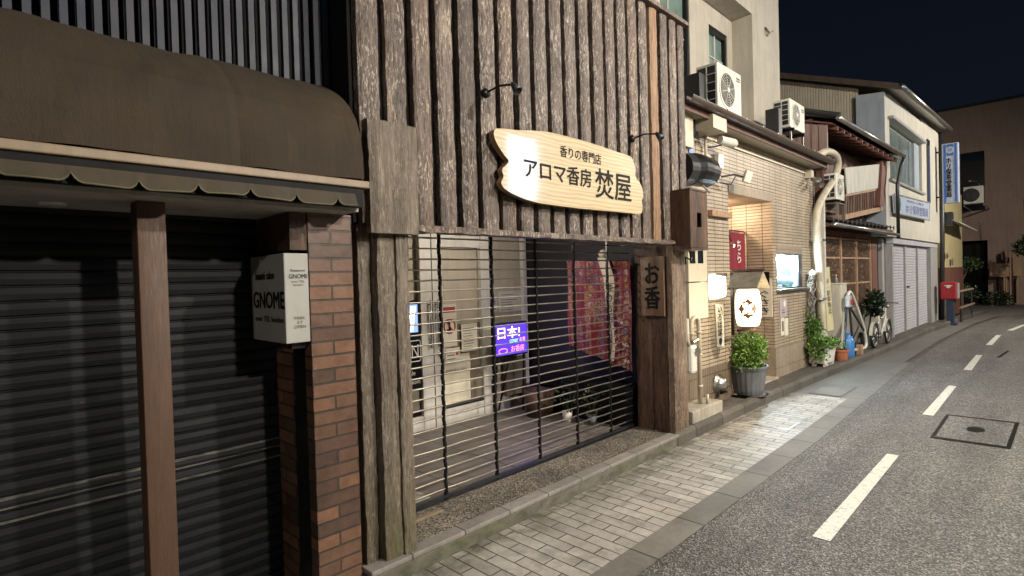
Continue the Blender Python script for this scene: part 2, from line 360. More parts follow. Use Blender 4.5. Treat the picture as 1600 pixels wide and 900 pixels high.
# ------------------------------------------------------------------ mesh builder
class MB:
    def __init__(s): s.v = []; s.f = []; s.m = []; s.smooth = False; s.k = 0
    def add(s, vs, fs):
        o = len(s.v); s.v += [Vector(p) for p in vs]; s.f += [[i+o for i in f] for f in fs]; s.m += [s.k]*len(fs); return s
    def box(s, x0, x1, y0, y1, z0, z1):
        return s.add([(x0, y0, z0), (x1, y0, z0), (x1, y1, z0), (x0, y1, z0), (x0, y0, z1), (x1, y0, z1), (x1, y1, z1), (x0, y1, z1)],
                     [(3, 2, 1, 0), (4, 5, 6, 7), (0, 1, 5, 4), (1, 2, 6, 5), (2, 3, 7, 6), (3, 0, 4, 7)])
    def slab(s, pts, d):
        pts = [Vector(p) for p in pts]; d = Vector(d); n = len(pts)
        nrm = Vector((0, 0, 0))
        for i in range(n): nrm += pts[i].cross(pts[(i+1) % n])
        if nrm.dot(d) > 0: pts.reverse()
        fs = [list(range(n)), list(range(2*n-1, n-1, -1))]
        for i in range(n):
            j = (i+1) % n; fs.append([j, i, i+n, j+n])
        return s.add(pts+[p+d for p in pts], fs)
    def poly(s, pts): return s.add(pts, [list(range(len(pts)))])
    def tube(s, path, r, n=8, cap=True):
        path = [Vector(p) for p in path]; vs = []; fs = []; up = None
        for i, p in enumerate(path):
            t = ((path[min(i+1, len(path)-1)]-path[max(i-1, 0)])).normalized()
            if up is None: up = Vector((0, 0, 1)) if abs(t.z) < .9 else Vector((1, 0, 0))
            a = t.cross(up).normalized(); b = a.cross(t).normalized(); up = b
            rr = r[i] if isinstance(r, (list, tuple)) else r
            for k in range(n):
                th = 2*math.pi*k/n; vs.append(p+a*rr*math.cos(th)+b*rr*math.sin(th))
        for i in range(len(path)-1):
            for k in range(n):
                k2 = (k+1) % n; fs.append((i*n+k, i*n+k2, (i+1)*n+k2, (i+1)*n+k))
        if cap: fs += [list(range(n-1, -1, -1)), [(len(path)-1)*n+k for k in range(n)]]
        return s.add(vs, fs)
    def lathe(s, prof, c, n=24, axis=(0, 0, 1)):
        c = Vector(c); ax = Vector(axis).normalized(); t = Vector((1, 0, 0)) if abs(ax.x) < .9 else Vector((0, 1, 0))
        a = ax.cross(t).normalized(); b = ax.cross(a); vs = []; fs = []
        for (r, h) in prof:
            for k in range(n):
                th = 2*math.pi*k/n; vs.append(c+ax*h+a*r*math.cos(th)+b*r*math.sin(th))
        for i in range(len(prof)-1):
            for k in range(n):
                k2 = (k+1) % n; fs.append((i*n+k, i*n+k2, (i+1)*n+k2, (i+1)*n+k))
        if prof[0][0] > 1e-4: fs.append(list(range(n-1, -1, -1)))
        if prof[-1][0] > 1e-4: fs.append([(len(prof)-1)*n+k for k in range(n)])
        return s.add(vs, fs)
    def grid(s, fn, nu, nv):
        vs = [fn(i/nu, j/nv) for j in range(nv+1) for i in range(nu+1)]
        fs = [(j*(nu+1)+i, j*(nu+1)+i+1, (j+1)*(nu+1)+i+1, (j+1)*(nu+1)+i) for j in range(nv) for i in range(nu)]
        return s.add(vs, fs)
    def ring(s, c, R_, r, axis, n=28, m=8, a0=0, a1=2*math.pi):
        c = Vector(c); ax = Vector(axis).normalized(); t = Vector((0, 0, 1)); a = ax.cross(t).normalized(); b = a.cross(ax)
        pts = [c+a*R_*math.cos(a0+(a1-a0)*k/n)+b*R_*math.sin(a0+(a1-a0)*k/n) for k in range(n+1)]
        return s.tube(pts, r, m)
    def build(s, name, mats, parent=None, smooth=False, bevel=0, kind=None):
        me = bpy.data.meshes.new(name); off = Vector(parent_world(parent)) if parent else Vector((0, 0, 0))
        me.from_pydata([tuple(p-off) for p in s.v], [], s.f)
        if not isinstance(mats, (list, tuple)): mats = [mats]
        for m in mats: me.materials.append(m)
        for p, k in zip(me.polygons, s.m): p.material_index = k; p.use_smooth = smooth
        me.update(); me.validate()
        o = bpy.data.objects.new(name, me); col.objects.link(o)
        if parent: o.parent = parent
        if bevel:
            b = o.modifiers.new('bevel', 'BEVEL'); b.width = bevel; b.segments = 2; b.limit_method = 'ANGLE'; b.angle_limit = R(50)
        if kind: o['kind'] = kind
        return o
def parent_world(p):
    v = Vector((0, 0, 0))
    while p: v += Vector(p.location); p = p.parent
    return v
def B(name, mat, parent, *b, bevel=0):
    """one part made of axis-aligned boxes"""
    m = MB()
    for q in b: m.box(*q)
    return m.build(name, mat, parent, bevel=bevel)
def BE(name, mat, parent, *b, bevel=0):
    for q in b: o = B(name, mat, parent, q, bevel=bevel)
    return o
def thing(name, label, cat, loc=(0, 0, 0), group=None):
    o = bpy.data.objects.new(name, None); col.objects.link(o); o.location = loc; o.empty_display_size = .1
    o['label'] = label; o['category'] = cat
    if group: o['group'] = group
    return o
def tag(o, label, cat, group=None):
    o['label'] = label; o['category'] = cat
    if group: o['group'] = group
    return o
def copy_thing(src, loc, label=None):
    r = src.copy(); col.objects.link(r); r.location = loc
    if label: r['label'] = label
    for ch in list(src.children):
        c = ch.copy(); col.objects.link(c); c.parent = r
        for g in list(ch.children):
            d = g.copy(); col.objects.link(d); d.parent = c
    return r
def text(body, center, u, v, w, h, mat, parent, name='lettering', bold=0.0, spacing=1.0, line=1.0, out=.002):
    """lettering fitted into a w x h box; u = reading direction, v = up"""
    cu = bpy.data.curves.new(name, 'FONT'); cu.body = body; cu.size = 1; cu.align_x = 'CENTER'
    cu.space_character = spacing; cu.space_line = line; cu.resolution_u = 3
    tmp = bpy.data.objects.new('tmp', cu); col.objects.link(tmp)
    dg = bpy.context.evaluated_depsgraph_get(); me = bpy.data.meshes.new_from_object(tmp.evaluated_get(dg))
    bpy.data.objects.remove(tmp); bpy.data.curves.remove(cu)
    xs = [q.co.x for q in me.vertices]; ys = [q.co.y for q in me.vertices]
    if not xs: return None
    x0, x1, y0, y1 = min(xs), max(xs), min(ys), max(ys)
    u = Vector(u).normalized(); v = Vector(v).normalized(); n = u.cross(v); c = Vector(center)-parent_world(parent)
    base = [(((q.co.x-x0)/(x1-x0)-.5)*w, ((q.co.y-y0)/(y1-y0)-.5)*h) for q in me.vertices]
    polys = [list(q.vertices) for q in me.polygons]; nv = len(base); em = h/(body.count('\n')+1)
    shifts = [(0, 0)] if not bold else [(-bold*em, 0), (bold*em, 0), (0, -bold*em*.7), (0, bold*em*.7)]
    V_, F_ = [], []
    for k, (da, db) in enumerate(shifts):
        V_ += [tuple(c+u*(a+da)+v*(b+db)+n*(out+k*.0003)) for a, b in base]; F_ += [[i+k*nv for i in f] for f in polys]
    bpy.data.meshes.remove(me); me = bpy.data.meshes.new(name); me.from_pydata(V_, [], F_)
    me.materials.clear(); me.materials.append(mat); me.update()
    o = bpy.data.objects.new(name, me); col.objects.link(o); o.parent = parent
    return o
XP = (1, 0, 0); YN = (0, -1, 0); ZP = (0, 0, 1)

def rough_board(mb, x0, x1, z0, z1, y, seed, bulge=.012, wob=.006, nx=7, dz=.022, side=.05, axis='y'):
    """a split, weathered board standing in front of a wall (front towards -y, or towards -x when axis is 'x')"""
    nz = max(4, int((z1-z0)/dz)); nn = nx+2; vs = []
    for j in range(nz+1):
        z = z0+(z1-z0)*j/nz
        e0 = wob*mnoise.noise(Vector((seed*7.1, 0, z*5)))+wob*.6*mnoise.noise(Vector((seed*3, 9, z*21)))
        e1 = wob*mnoise.noise(Vector((seed*5.3, 4, z*5)))+wob*.6*mnoise.noise(Vector((seed*2, 3, z*19)))
        for i in range(nn+1):
            if i == 0 or i == nn:
                u = x0+e0 if i == 0 else x1+e1; d = side
            else:
                t = (i-1)/(nn-2); u = x0+e0+(x1+e1-x0-e0)*t
                d = -bulge*(1-(2*t-1)**4) + wob*.7*mnoise.noise(Vector((u*55, seed, z*9))) + wob*.5*mnoise.noise(Vector((u*110, seed+5, z*30)))
            vs.append((u, y+d, z) if axis == 'y' else (y+d, u, z))
    fs = []
    for j in range(nz):
        for i in range(nn):
            a = j*(nn+1)+i; q = (a, a+1, a+nn+2, a+nn+1)
            fs.append(q if axis == 'y' else q[::-1])
    fs.append([i for i in range(nn+1)][::-1] if axis == 'y' else [i for i in range(nn+1)])
    mb.add(vs, fs)

# ------------------------------------------------------------------ ground
def kerb_y(x):
    pts = [(-30, 2.67), (7, 2.67), (9.6, 2.60), (13.9, 2.42), (17.7, 2.36), (20, 2.2), (24, 1.95), (28, 1.6), (31.2, 1.0)]
    for (a, b), (c, d) in zip(pts, pts[1:]):
        if x <= c: return b+(d-b)*(x-a)/(c-a)
    return 1.0
def lerp_tab(pts, x):
    for (a, b), (c, d) in zip(pts, pts[1:]):
        if x <= c: return b+(d-b)*(x-a)/(c-a)
    return pts[-1][1]
road_t = [(-30, 1.70), (6, 1.70), (11, 1.84), (15, 1.84), (18, 1.76), (21, 1.62), (24.2, 1.36), (27, .7), (31.2, -1.2)]
pave_t = [(-30, 1.90), (5, 1.90), (9, 1.98), (13, 1.95), (16, 1.93), (21, 1.74), (24.2, 1.42), (31.2, -1.1)]
road_y = lambda x: lerp_tab(road_t, x); pave_y = lambda x: lerp_tab(pave_t, x)
xs = [-30, -10, -4, 0, 2, 4, 6, 7, 8.2, 9, 10, 11, 12, 13, 14, 15, 16, 17, 18, 19, 20, 21, 22, 23, 24.2, 25, 26, 27, 28, 29, 30, 31.2]
def strip(name, f0, f1, z, mat, xa=-30, xb=31.2):
    mb = MB(); X = [x for x in xs if xa <= x <= xb]
    vs = [(x, f0(x), z) for x in X]+[(x, f1(x), z) for x in X]; n = len(X)
    mb.add(vs, [(i, i+1, n+i+1, n+i) for i in range(n-1)]); return mb.build(name, mat, kind='structure')
MB().add([(-120, -120, -.03), (160, -120, -.03), (160, 120, -.03), (-120, 120, -.03)], [(0, 1, 2, 3)]).build('ground', M['ground_dark'], kind='structure')
road = MB(); X = xs
road.add([(x, -9, 0) for x in X]+[(x, road_y(x), 0) for x in X], [(i, i+1, len(X)+i+1, len(X)+i) for i in range(len(X)-1)])
road.add([(31.2, -60, 0), (36, -60, 0), (36, -1.2, 0), (31.2, -1.2, 0)], [(0, 1, 2, 3)])
road.add([(24, -60, 0), (31.2, -60, 0), (31.2, -9, 0), (24, -9, 0)], [(0, 1, 2, 3)])
road.build('road', M['asphalt'], kind='structure')
strip('gutter_strip', road_y, pave_y, .003, M['gutter'], xb=12)
strip('pavement', pave_y, lambda x: kerb_y(x)+.0, .002, M['paver'], xb=8.2)
strip('side_path', lambda x: pave_y(x), lambda x: kerb_y(x), .001, M['side_asphalt'], xa=8.2)
MB().add([(12, road_y(12), .001), (31.2, road_y(31.2), .001), (31.2, pave_y(31.2), .001)], [(0, 1, 2)])
# far apron in front of the end building
MB().add([(26, 1.0, -.006), (36, -1.2, -.006), (36, 6, -.006), (26, 6, -.006)], [(0, 1, 2, 3)]).build('road_apron', M['side_asphalt'], kind='structure')
# raised strip between the kerb and the buildings
rs = MB(); X = [5.36, 6, 7, 8.2, 9, 10, 11, 12, 13, 14, 15, 16, 17, 18, 19, 20, 21, 22, 24, 26]; n = len(X)
rs.add([(x, kerb_y(x)+.1, .10) for x in X]+[(x, 5.2, .10) for x in X], [(i, i+1, n+i+1, n+i) for i in range(n-1)])
rs.build('raised_strip', M['ground_dark'], kind='structure')
kb = MB(); X = [4.98+.21*i for i in range(101)]
prof = [(0, -.02), (0, .085), (.012, .112), (.035, .125), (.10, .125), (.12, .115), (.12, .0)]
vs = []; 
for x in X:
    for (dy, z) in prof:
        q = mnoise.noise(Vector((x*3, dy*9, z*9)))*.006
        vs.append((x, kerb_y(x)+dy+q, z+q*.7))
m_ = len(prof)
kb.add(vs, [(i*m_+k, (i+1)*m_+k, (i+1)*m_+k+1, i*m_+k+1) for i in range(len(X)-1) for k in range(m_-1)]+[list(range(m_))])
kb.build('kerb', M['kerb_stone'], kind='structure')
# lane dashes
dd = [(3.80, 5.96, 1.07, 1.07), (7.81, 9.94, 1.06, 1.06), (11.6, 13.67, 1.04, 1.05), (15.5, 17.8, 1.03, 1.0), (19.2, 21.2, .86, .64), (22.8, 24.6, .36, .0)]
for a, b, ya, yb in dd:
    MB().add([(a, ya-.052, .004), (b, yb-.045, .004), (b, yb+.045, .004), (a, ya+.052, .004)], [(0, 1, 2, 3)]).build('road_marking', M['paint'], kind='structure')

def cover(name, label, cat, pts, frame_m, inner_m, z, wd=.035, hole=True):
    t = thing(name, label, cat, (*[sum(p[i] for p in pts)/4 for i in (0, 1)], z))
    c = Vector((sum(p[0] for p in pts)/4, sum(p[1] for p in pts)/4, z))
    P = [Vector((p[0], p[1], z)) for p in pts]
    Q = [p+(c-p).normalized()*wd*1.5 for p in P]
    fr = MB(); fr.add(P+Q, [(i, (i+1) % 4, 4+(i+1) % 4, 4+i) for i in range(4)]); fr.build('frame', frame_m, t)
    up = Vector((0, 0, .0015)); MB().add([q+up for q in Q], [(0, 1, 2, 3)]).build('lid', inner_m, t)
    if hole:
        MB().add([c+up*2+Vector((math.cos(k)*.13*1, math.sin(k)*.075, 0)) for k in [i*math.pi/8 for i in range(16)]], [list(range(16))]).build('inspection_plug', M['black_metal'], t)
    return t
cover('manhole_cover', 'square asphalt filled manhole cover with a dark metal rim in the road', 'manhole cover', [(6.80, .31), (8.0, .29), (7.98, .91), (6.78, .905)], M['black_metal'], M['asphalt'], .004, .05)
cover('drain_cover', 'paver filled drain cover whose steel rim catches blue light, in the pavement', 'drain cover', [(6.2, 2.05), (6.85, 2.05), (6.85, 2.42), (6.2, 2.42)], M['steel'], M['paver'], .006, .02, False)
cover('utility_cover', 'concrete utility cover with a dark outline in the pavement before the lantern shop', 'manhole cover', [(8.25, 2.05), (9.1, 2.05), (9.1, 2.45), (8.25, 2.45)], M['ground_dark'], M['gutter'], .006, .02, False)
tag(MB().add([(13.5, .74, .005), (14.6, .66, .005), (14.6, .70, .005), (13.5, .79, .005)], [(0, 1, 2, 3)]).build('valve_cover', M['black_metal']), 'narrow black iron slot cover in the road beyond the dashes', 'valve cover')

# ------------------------------------------------------------------ entry step (part of the timber shop)
timber = thing('timber_shop_building', 'shop clad in rough weathered upright boards with a metal bar grille shutter', 'building', (3.4, 3.0, 0))
stp = MB(); stp.box(1.55, 4.98, 2.675, 2.775, -.02, .083); stp.build('step_face', M['step_face'], timber, bevel=.006)
stp = MB(); stp.box(1.55, 5.0, 2.668, 2.775, .085, .117); stp.build('step_edge', M['step_block'], timber, bevel=.008)
B('threshold', M['aggregate'], timber, (1.55, 5.0, 2.778, 3.15, -.02, .110))
B('shutter_channel', M['dark_metal'], timber, (1.9, 5.0, 3.153, 3.235, .0, .100))
B('porch_floor', M['porch_tile'], timber, (1.6, 5.5, 3.237, 5.4, -.02, .100))
# porch shell
BE('side_wall', M['dark_side'], timber, (5.27, 5.33, 3.14, 5.4, .1, 2.35), (1.50, 1.58, 3.0, 5.4, .1, 2.35))
B('porch_ceiling', M['soffit'], timber, (1.60, 5.26, 2.95, 5.4, 2.24, 2.30))
B('lintel', M['dark_wood'], timber, (1.60, 5.2, 2.78, 2.92, 2.03, 2.30))
lt = MB()
lt.grid(lambda u, v: Vector((1.86+3.15*u, 2.655+.12*v, 1.995+.012*mnoise.noise(Vector((u*30, v, 0))))), 60, 2)
lt.grid(lambda u, v: Vector((1.86+3.15*u, 2.655+.004*mnoise.noise(Vector((u*60, v, 3))), 2.03-.035*v+.012*mnoise.noise(Vector((u*30, 0, 0)))*v)), 60, 2)
lt.box(1.86, 5.01, 2.665, 2.78, 2.005, 2.035)
lt.build('weather_rail', M['cladding'], timber)
# main body and cladding
B('wall', M['black'], timber, (1.56, 5.34, 2.762, 2.95, 2.04, 4.24))
B('roof_cap', M['cladding'], timber, (1.5, 5.40, 2.66, 3.0, 4.245, 4.285), bevel=.004)
B('rear_block', M['black'], timber, (1.5, 5.3, 3.0, 5.5, 2.36, 4.2))
cl = MB(); x = 1.565; i = 0
while x < 5.30:
    wd = .183+random.uniform(-.006, .006); cl.k = 1 if i == 17 else 0
    rough_board(cl, x+.026+random.uniform(-.004,.004), min(x+wd-.026, 5.36), 2.028+random.uniform(-.006, .01), 4.24, 2.715+random.uniform(-.006, .006), i+1.5, .016, .0065)
    x += wd; i += 1
cl.k = 0
cl.build('cladding', [M['cladding'], M['tan_board']], timber, smooth=False)
# left posts
pm = MB()
for (a, b, y, sd) in ((1.585, 1.66, 2.77, 31), (1.675, 1.785, 2.715, 32), (1.79, 1.872, 2.70, 33)):
    rough_board(pm, a, b, .0 if a < 1.68 else -.01, 2.03, y, sd, .006, .008, 7, .025, .14)
pm.build('gate_post', M['post'], timber)
pm = MB(); rough_board(pm, 1.605, 1.925, 1.975, 2.60, 2.655, 41, .006, .007, 14, .02, .05)
pm.build('square_board', M['post'], timber)
# right post : side face towards -x, then front
pm = MB(); rough_board(pm, 2.74, 2.93, .11, 2.0, 5.0, 51, .004, .006, 9, .03, .05, 'x'); rough_board(pm, 2.935, 3.14, .11, 2.0, 5.01, 52, .004, .006, 9, .03, .05, 'x')
pm.box(5.03, 5.28, 2.76, 3.14, .1, 2.0)
pm.build('side_plank', M['dark_wood'], timber)
pm = MB(); rough_board(pm, 4.99, 5.12, .105, 2.02, 2.70, 53, .006, .007, 7, .025, .06); rough_board(pm, 5.13, 5.29, .105, 2.02, 2.712, 54, .006, .008, 7, .025, .06)
pm.build('gate_post', wood('pale_brown_post', [(.43, (.012, .007, .005)), (.52, (.07, .042, .028)), (.62, (.17, .115, .075)), (.74, (.36, .27, .19))], (.4, .8), 1.0, 1.0, .5, .4), timber)
# grille shutter
gr = MB(); nrod = 25
for k in range(nrod):
    z = .175+k*.0765
    pts = [Vector((1.88+3.12*t/24, 3.20+.004*math.sin(t*1.7+k), z+.003*mnoise.noise(Vector((t*.6, k*3.1, 0))))) for t in range(25)]
    gr.tube(pts, .0066, 6)
gr.build('grille_rods', M['rod'], timber, smooth=True)
for x in (2.49, 3.01, 3.53, 4.06, 4.60):
    gr = MB()
    for k in range(nrod):
        z = .175+k*.0765; j = .0022*(-1)**k
        gr.box(x-.0075+j, x+.0075+j, 3.188, 3.212, z-.040, z+.036)
    gr.box(x-.011, x+.011, 3.186, 3.214, .10, .15)
    gr.build('grille_strap', M['black_metal'], timber)
B('grille_base_bar', M['dark_metal'], timber, (1.9, 5.0, 3.185, 3.215, .112, .135))

# glazed front of the porch
FY = 4.86
def fr(name, mat, *b, bevel=.003): return B(name, mat, timber, *b, bevel=bevel)
fr('blind_panel', M['beige_panel'], (1.6, 5.26, FY+.06, FY+.09, .1, 2.24))
fr('door_frame', M['alu_white'], (3.50, 3.80, FY-.02, FY+.04, .1, 2.24), (4.38, 4.57, FY-.02, FY+.04, .1, 2.24), (3.80, 4.38, FY-.015, FY+.035, .1, .27),
   (1.62, 3.50, FY-.015, FY+.035, .1, .25), (4.57, 4.80, FY-.03, FY+.03, .1, .26), (5.10, 5.16, FY-.03, FY+.03, .1, 2.24), (3.80, 4.38, FY-.01, FY+.03, 2.08, 2.24))
fr('door_seam', M['dark_metal'], (3.652, 3.662, FY-.024, FY-.019, .1, 2.24), (4.515, 4.521, FY-.024, FY-.019, .1, 2.24), (3.80, 4.38, FY-.02, FY-.014, .272, .296), bevel=0)
fr('film_panel', M['pale_panel'], (3.81, 4.20, FY+.02, FY+.03, .30, .86), (3.81, 3.93, FY+.02, FY+.03, .86, 1.03), bevel=0)
fr('taupe_panel', M['taupe'], (4.20, 4.375, FY+.018, FY+.028, .30, 1.20), (3.93, 4.20, FY+.018, FY+.028, .862, 1.2), bevel=0)
fr('dark_display_panel', M['black'], (2.9, 3.495, FY+.02, FY+.03, .255, 1.50), bevel=0)
fr('grey_display_strip', M['taupe'], (3.36, 3.47, FY+.014, FY+.019, .30, .62), bevel=0)
h = MB(); h.tube([(3.70, FY-.06, .98), (3.70, FY-.06, 1.50)], .011); h.tube([(3.70, FY-.06, 1.03), (3.70, FY-.02, 1.03)], .008); h.tube([(3.70, FY-.06, 1.45), (3.70, FY-.02, 1.45)], .008)
h.tube([(3.60, FY-.06, .98), (3.60, FY-.06, 1.50)], .011); h.tube([(3.60, FY-.06, 1.03), (3.60, FY-.02, 1.03)], .008); h.tube([(3.60, FY-.06, 1.45), (3.60, FY-.02, 1.45)], .008)
h.lathe([(.022, 0), (.022, .02)], (3.73, FY-.02, .90), 14, (0, -1, 0))
h.build('door_handle', M['steel'], timber, smooth=True)
fr('hinge', M['dark_metal'], (4.50, 4.525, FY-.035, FY-.02, .33, .50), bevel=.002)
fr('closed_cabinet', M['taupe'], (4.72, 5.08, FY-.05, FY+.0, .26, 1.0))

# screen, OPEN sign, notices
t = thing('display_screen', 'small lit blue and white screen above the OPEN sign behind the grille', 'screen', (3.34, FY, 1.15))
B('casing', M['black'], t, (3.20, 3.47, FY-.03, FY+.012, 1.13, 1.49)); B('panel', M['screen'], t, (3.235, 3.445, FY-.034, FY-.031, 1.165, 1.46))
m = MB(); m.slab([(3.36, FY-.036, 1.44), (3.42, FY-.036, 1.44), (3.38, FY-.036, 1.18), (3.31, FY-.036, 1.18)], (0, -.002, 0)); m.build('picture', M['screen_white'], t)
t = thing('open_sign', 'black sign with OPEN in a white rounded frame behind the grille', 'sign', (3.3, FY, .6))
B('panel', M['black'], t, (2.98, 3.485, FY-.02, FY+.012, .56, 1.12), bevel=.004)
text('OPEN', (3.28, FY-.0215, .965), XP, ZP, .34, .14, M['white_ink'], t)
m = MB(); loop = [(3.06, 1.075), (3.46, 1.075), (3.485-.008, 1.055), (3.477, .875), (3.46, .855), (3.06, .855)]
for (a, b), (c, d) in zip(loop, loop[1:]): m.tube([(a, FY-.024, b), (c, FY-.024, d)], .006, 6)
m.build('border', M['white_ink'], t)
text('for Sale', (3.30, FY-.0215, .735), XP, ZP, .20, .05, M['white_ink'], t, 'small_lettering'); text('showroom', (3.33, FY-.0215, .64), XP, ZP, .26, .045, M['white_ink'], t, 'small_lettering')
def notice(label, x0, x1, z0, z1, y=FY-.0195, lines=6, cap=None, mat=None, name='paper_notice', head=None):
    t = thing(name, label, 'notice', ((x0+x1)/2, y, z0))
    B('sheet', mat or M['paper'], t, (x0, x1, y-.003, y, z0, z1))
    m = MB(); n = lines; zt = z1-.12*(z1-z0) if not head else z1-.45*(z1-z0)
    for k in range(n):
        z = zt-(zt-z0)*(k+.5)/n*.95; w_ = random.uniform(.6, .9)
        m.box(x0+.12*(x1-x0), x0+(.12+.76*w_)*(x1-x0), y-.0042, y-.0032, z-.12*(zt-z0)/n, z+.12*(zt-z0)/n)
    if n: m.build('print', M['ink_grey'], t)
    if cap: B('heading_band', cap, t, (x0+.02, x1-.02, y-.0048, y-.0034, z1-.2*(z1-z0), z1-.07*(z1-z0)))
    return t
t = notice('white notice with a red band and a round no entry pictogram on the glass door', 3.775, 3.985, .96, 1.44, FY-.022, 0, M['red_ink'])
m = MB(); m.ring((3.88, FY-.028, 1.19), .078, .008, (0, 1, 0), 24, 6); m.tube([(3.83, FY-.028, 1.25), (3.93, FY-.028, 1.13)], .007, 6); m.build('ring_mark', M['red_ink'], t)
m = MB(); m.slab([(3.855, FY-.026, 1.24), (3.885, FY-.026, 1.25), (3.90, FY-.026, 1.15), (3.87, FY-.026, 1.14)], (0, -.002, 0)); m.box(3.84, 3.90, FY-.028, FY-.026, 1.135, 1.16); m.build('figure_mark', M['ink'], t)
t = notice('small white card with a pink corner just below the no entry notice', 3.80, 4.01, .955-.16, .945, FY-.034, 3)
B('corner_mark', M['red_ink'], t, (3.95, 3.985, FY-.041, FY-.039, .86, .91))
notice('tall white printed sheet with a red foot line on the taupe part of the door', 4.05, 4.29, .88, 1.20, FY-.022, 9)
t = thing('door_lettering_band', 'pale raised band of big white characters across the glass door', 'sign', (4.0, FY, .6))
B('band', M['pale_panel'], t, (3.815, 4.20, FY+.008, FY+.012, .66, .80)); text('アロマ香房焚屋', (4.0, FY+.007, .745), XP, ZP, .34, .07, M['white_ink'], t, bold=.02); text('営業時間のご案内', (3.98, FY+.007, .685), XP, ZP, .30, .03, M['ink_grey'], t, 'small_lettering')
notice('pale landscape flyer with lines of print above the purple message board', 4.72, 5.12, 1.29, 1.55, FY+.05, 7)
notice('small pale slip taped left of the landscape flyer', 4.62, 4.69, 1.30, 1.45, FY+.05, 2, M['blue_sign'])
notice('leaflet on the dark cabinet below the purple message board', 4.86, 5.02, .74, .93, FY-.055, 3)
t = thing('led_message_board', 'glowing purple blue message board with handwritten neon characters behind the grille', 'message board', (4.75, 4.6, .8))
B('frame', M['black_metal'], t, (4.295, 4.845, 4.548, 4.60, .80, 1.195), bevel=.006)
B('panel', M['led_blue'], t, (4.315, 4.825, 4.542, 4.546, .82, 1.175))
text('日本!', (4.52, 4.540, 1.08), XP, ZP, .36, .135, M['led_white'], t, bold=.012)
text('cover', (4.60, 4.540, .975), XP, ZP, .14, .04, M['led_cyan'], t, 'small_lettering', .01); text('お香', (4.745, 4.540, .985), XP, ZP, .10, .05, M['led_orange'], t, 'small_lettering', .01)
text('お香房', (4.66, 4.540, .885), XP, ZP, .22, .075, M['led_pink'], t, 'small_lettering', .005)
m = MB(); m.tube([Vector((4.42+.07*math.cos(k), 4.541, .87+.028*math.sin(k))) for k in [i*math.pi/10 for i in range(21)]], .005, 6); m.build('oval_mark', M['led_pink'], t)
m = MB(); m.tube([(4.35, 4.57, .80), (4.33, 4.62, .11)], .012); m.tube([(4.79, 4.57, .80), (4.81, 4.62, .11)], .012); m.tube([(4.57, 4.59, .80), (4.57, 4.80, .11)], .012); m.build('stand', M['black_metal'], t)

# banner, bench, cups
t = thing('hanging_banner', 'patterned dark red cloth banner hanging behind the grille beside the right post', 'banner', (4.95, 3.6, 1.9))
def ban(u, v):
    y = 3.98-.83*u; zt = 1.905-.05*u; zb = .92-.22*u
    return Vector((4.93+.02*math.sin(u*15)+.01*math.sin(v*7+u*30), y, zt+(zb-zt)*v))
m = MB(); m.grid(lambda u, v: ban(u, v), 40, 24); m.build('cloth', M['banner'], t, smooth=True)
m = MB()
def ban2(u, v):
    c = .63+.10*math.sin(v*2.2)*1.4+.02*math.sin(v*9); uu = c+(.05+.03*math.sin(v*5+1))*(2*u-1)*(1.3-v*.6)
    p = ban(min(uu, .98), v*.98); return p+Vector((-.035, 0, .03))
m.grid(ban2, 5, 30); m.build('white_streamer', M['banner_white'], t, smooth=True)
m = MB(); m.lathe([(.0, .0), (.04, .01), (.055, .04), (.03, .08), (0, .09)], (4.87, 3.43, 1.90), 12); m.build('knot', M['banner_white'], t, smooth=True)
text('香\nの\nお\n店', (4.855, 3.36, 1.42), (0, -1, 0), ZP, .09, .42, M['ink'], t, bold=.01)
m = MB()
for k in range(26):
    a = random.uniform(.7, .97); b = random.uniform(.55, .98); p = ban(a, b)+Vector((-.03, 0, 0)); r = random.uniform(.008, .022)
    m.lathe([(r, 0), (r*.8, .002)], p, 5, (-1, 0, 0))
m.build('flower_print', M['banner_white'], t)
t = thing('low_bench', 'black covered bench below the red banner', 'bench', (5.08, 3.9, .1))
B('seat', M['black'], t, (4.90, 5.25, 3.2, 4.5, .42, .52), bevel=.01); B('skirt', M['black'], t, (4.92, 5.22, 3.22, 4.48, .102, .418))
def foliage(mb, c, rad, n, size, seed=0, flat=0, shell=.55):
    rnd = random.Random(seed); c = Vector(c)
    for _ in range(n):
        while True:
            d = Vector((rnd.uniform(-1, 1), rnd.uniform(-1, 1), rnd.uniform(-1, 1)))
            if .05 < d.length < 1: break
        d.normalize(); q = mnoise.noise(d*2.3+Vector((seed, 0, 0)))
        r = rnd.uniform(shell, 1)*(1+.35*q)
        p = c+Vector((d.x*rad[0]*r, d.y*rad[1]*r, d.z*rad[2]*r))
        s_ = size*rnd.uniform(.6, 1.3)
        a = (d*.6+Vector((rnd.uniform(-1, 1), rnd.uniform(-1, 1), rnd.uniform(-.4, 1)))).normalized()
        b = a.cross(Vector((rnd.uniform(-1, 1), rnd.uniform(-1, 1), rnd.uniform(-1, 1)))).normalized()
        nn = a.cross(b)
        mb.add([p, p+a*s_*.5+b*s_*.32+nn*s_*.08, p+a*s_*1.1, p+a*s_*.5-b*s_*.32+nn*s_*.08], [(0, 1, 2, 3)])
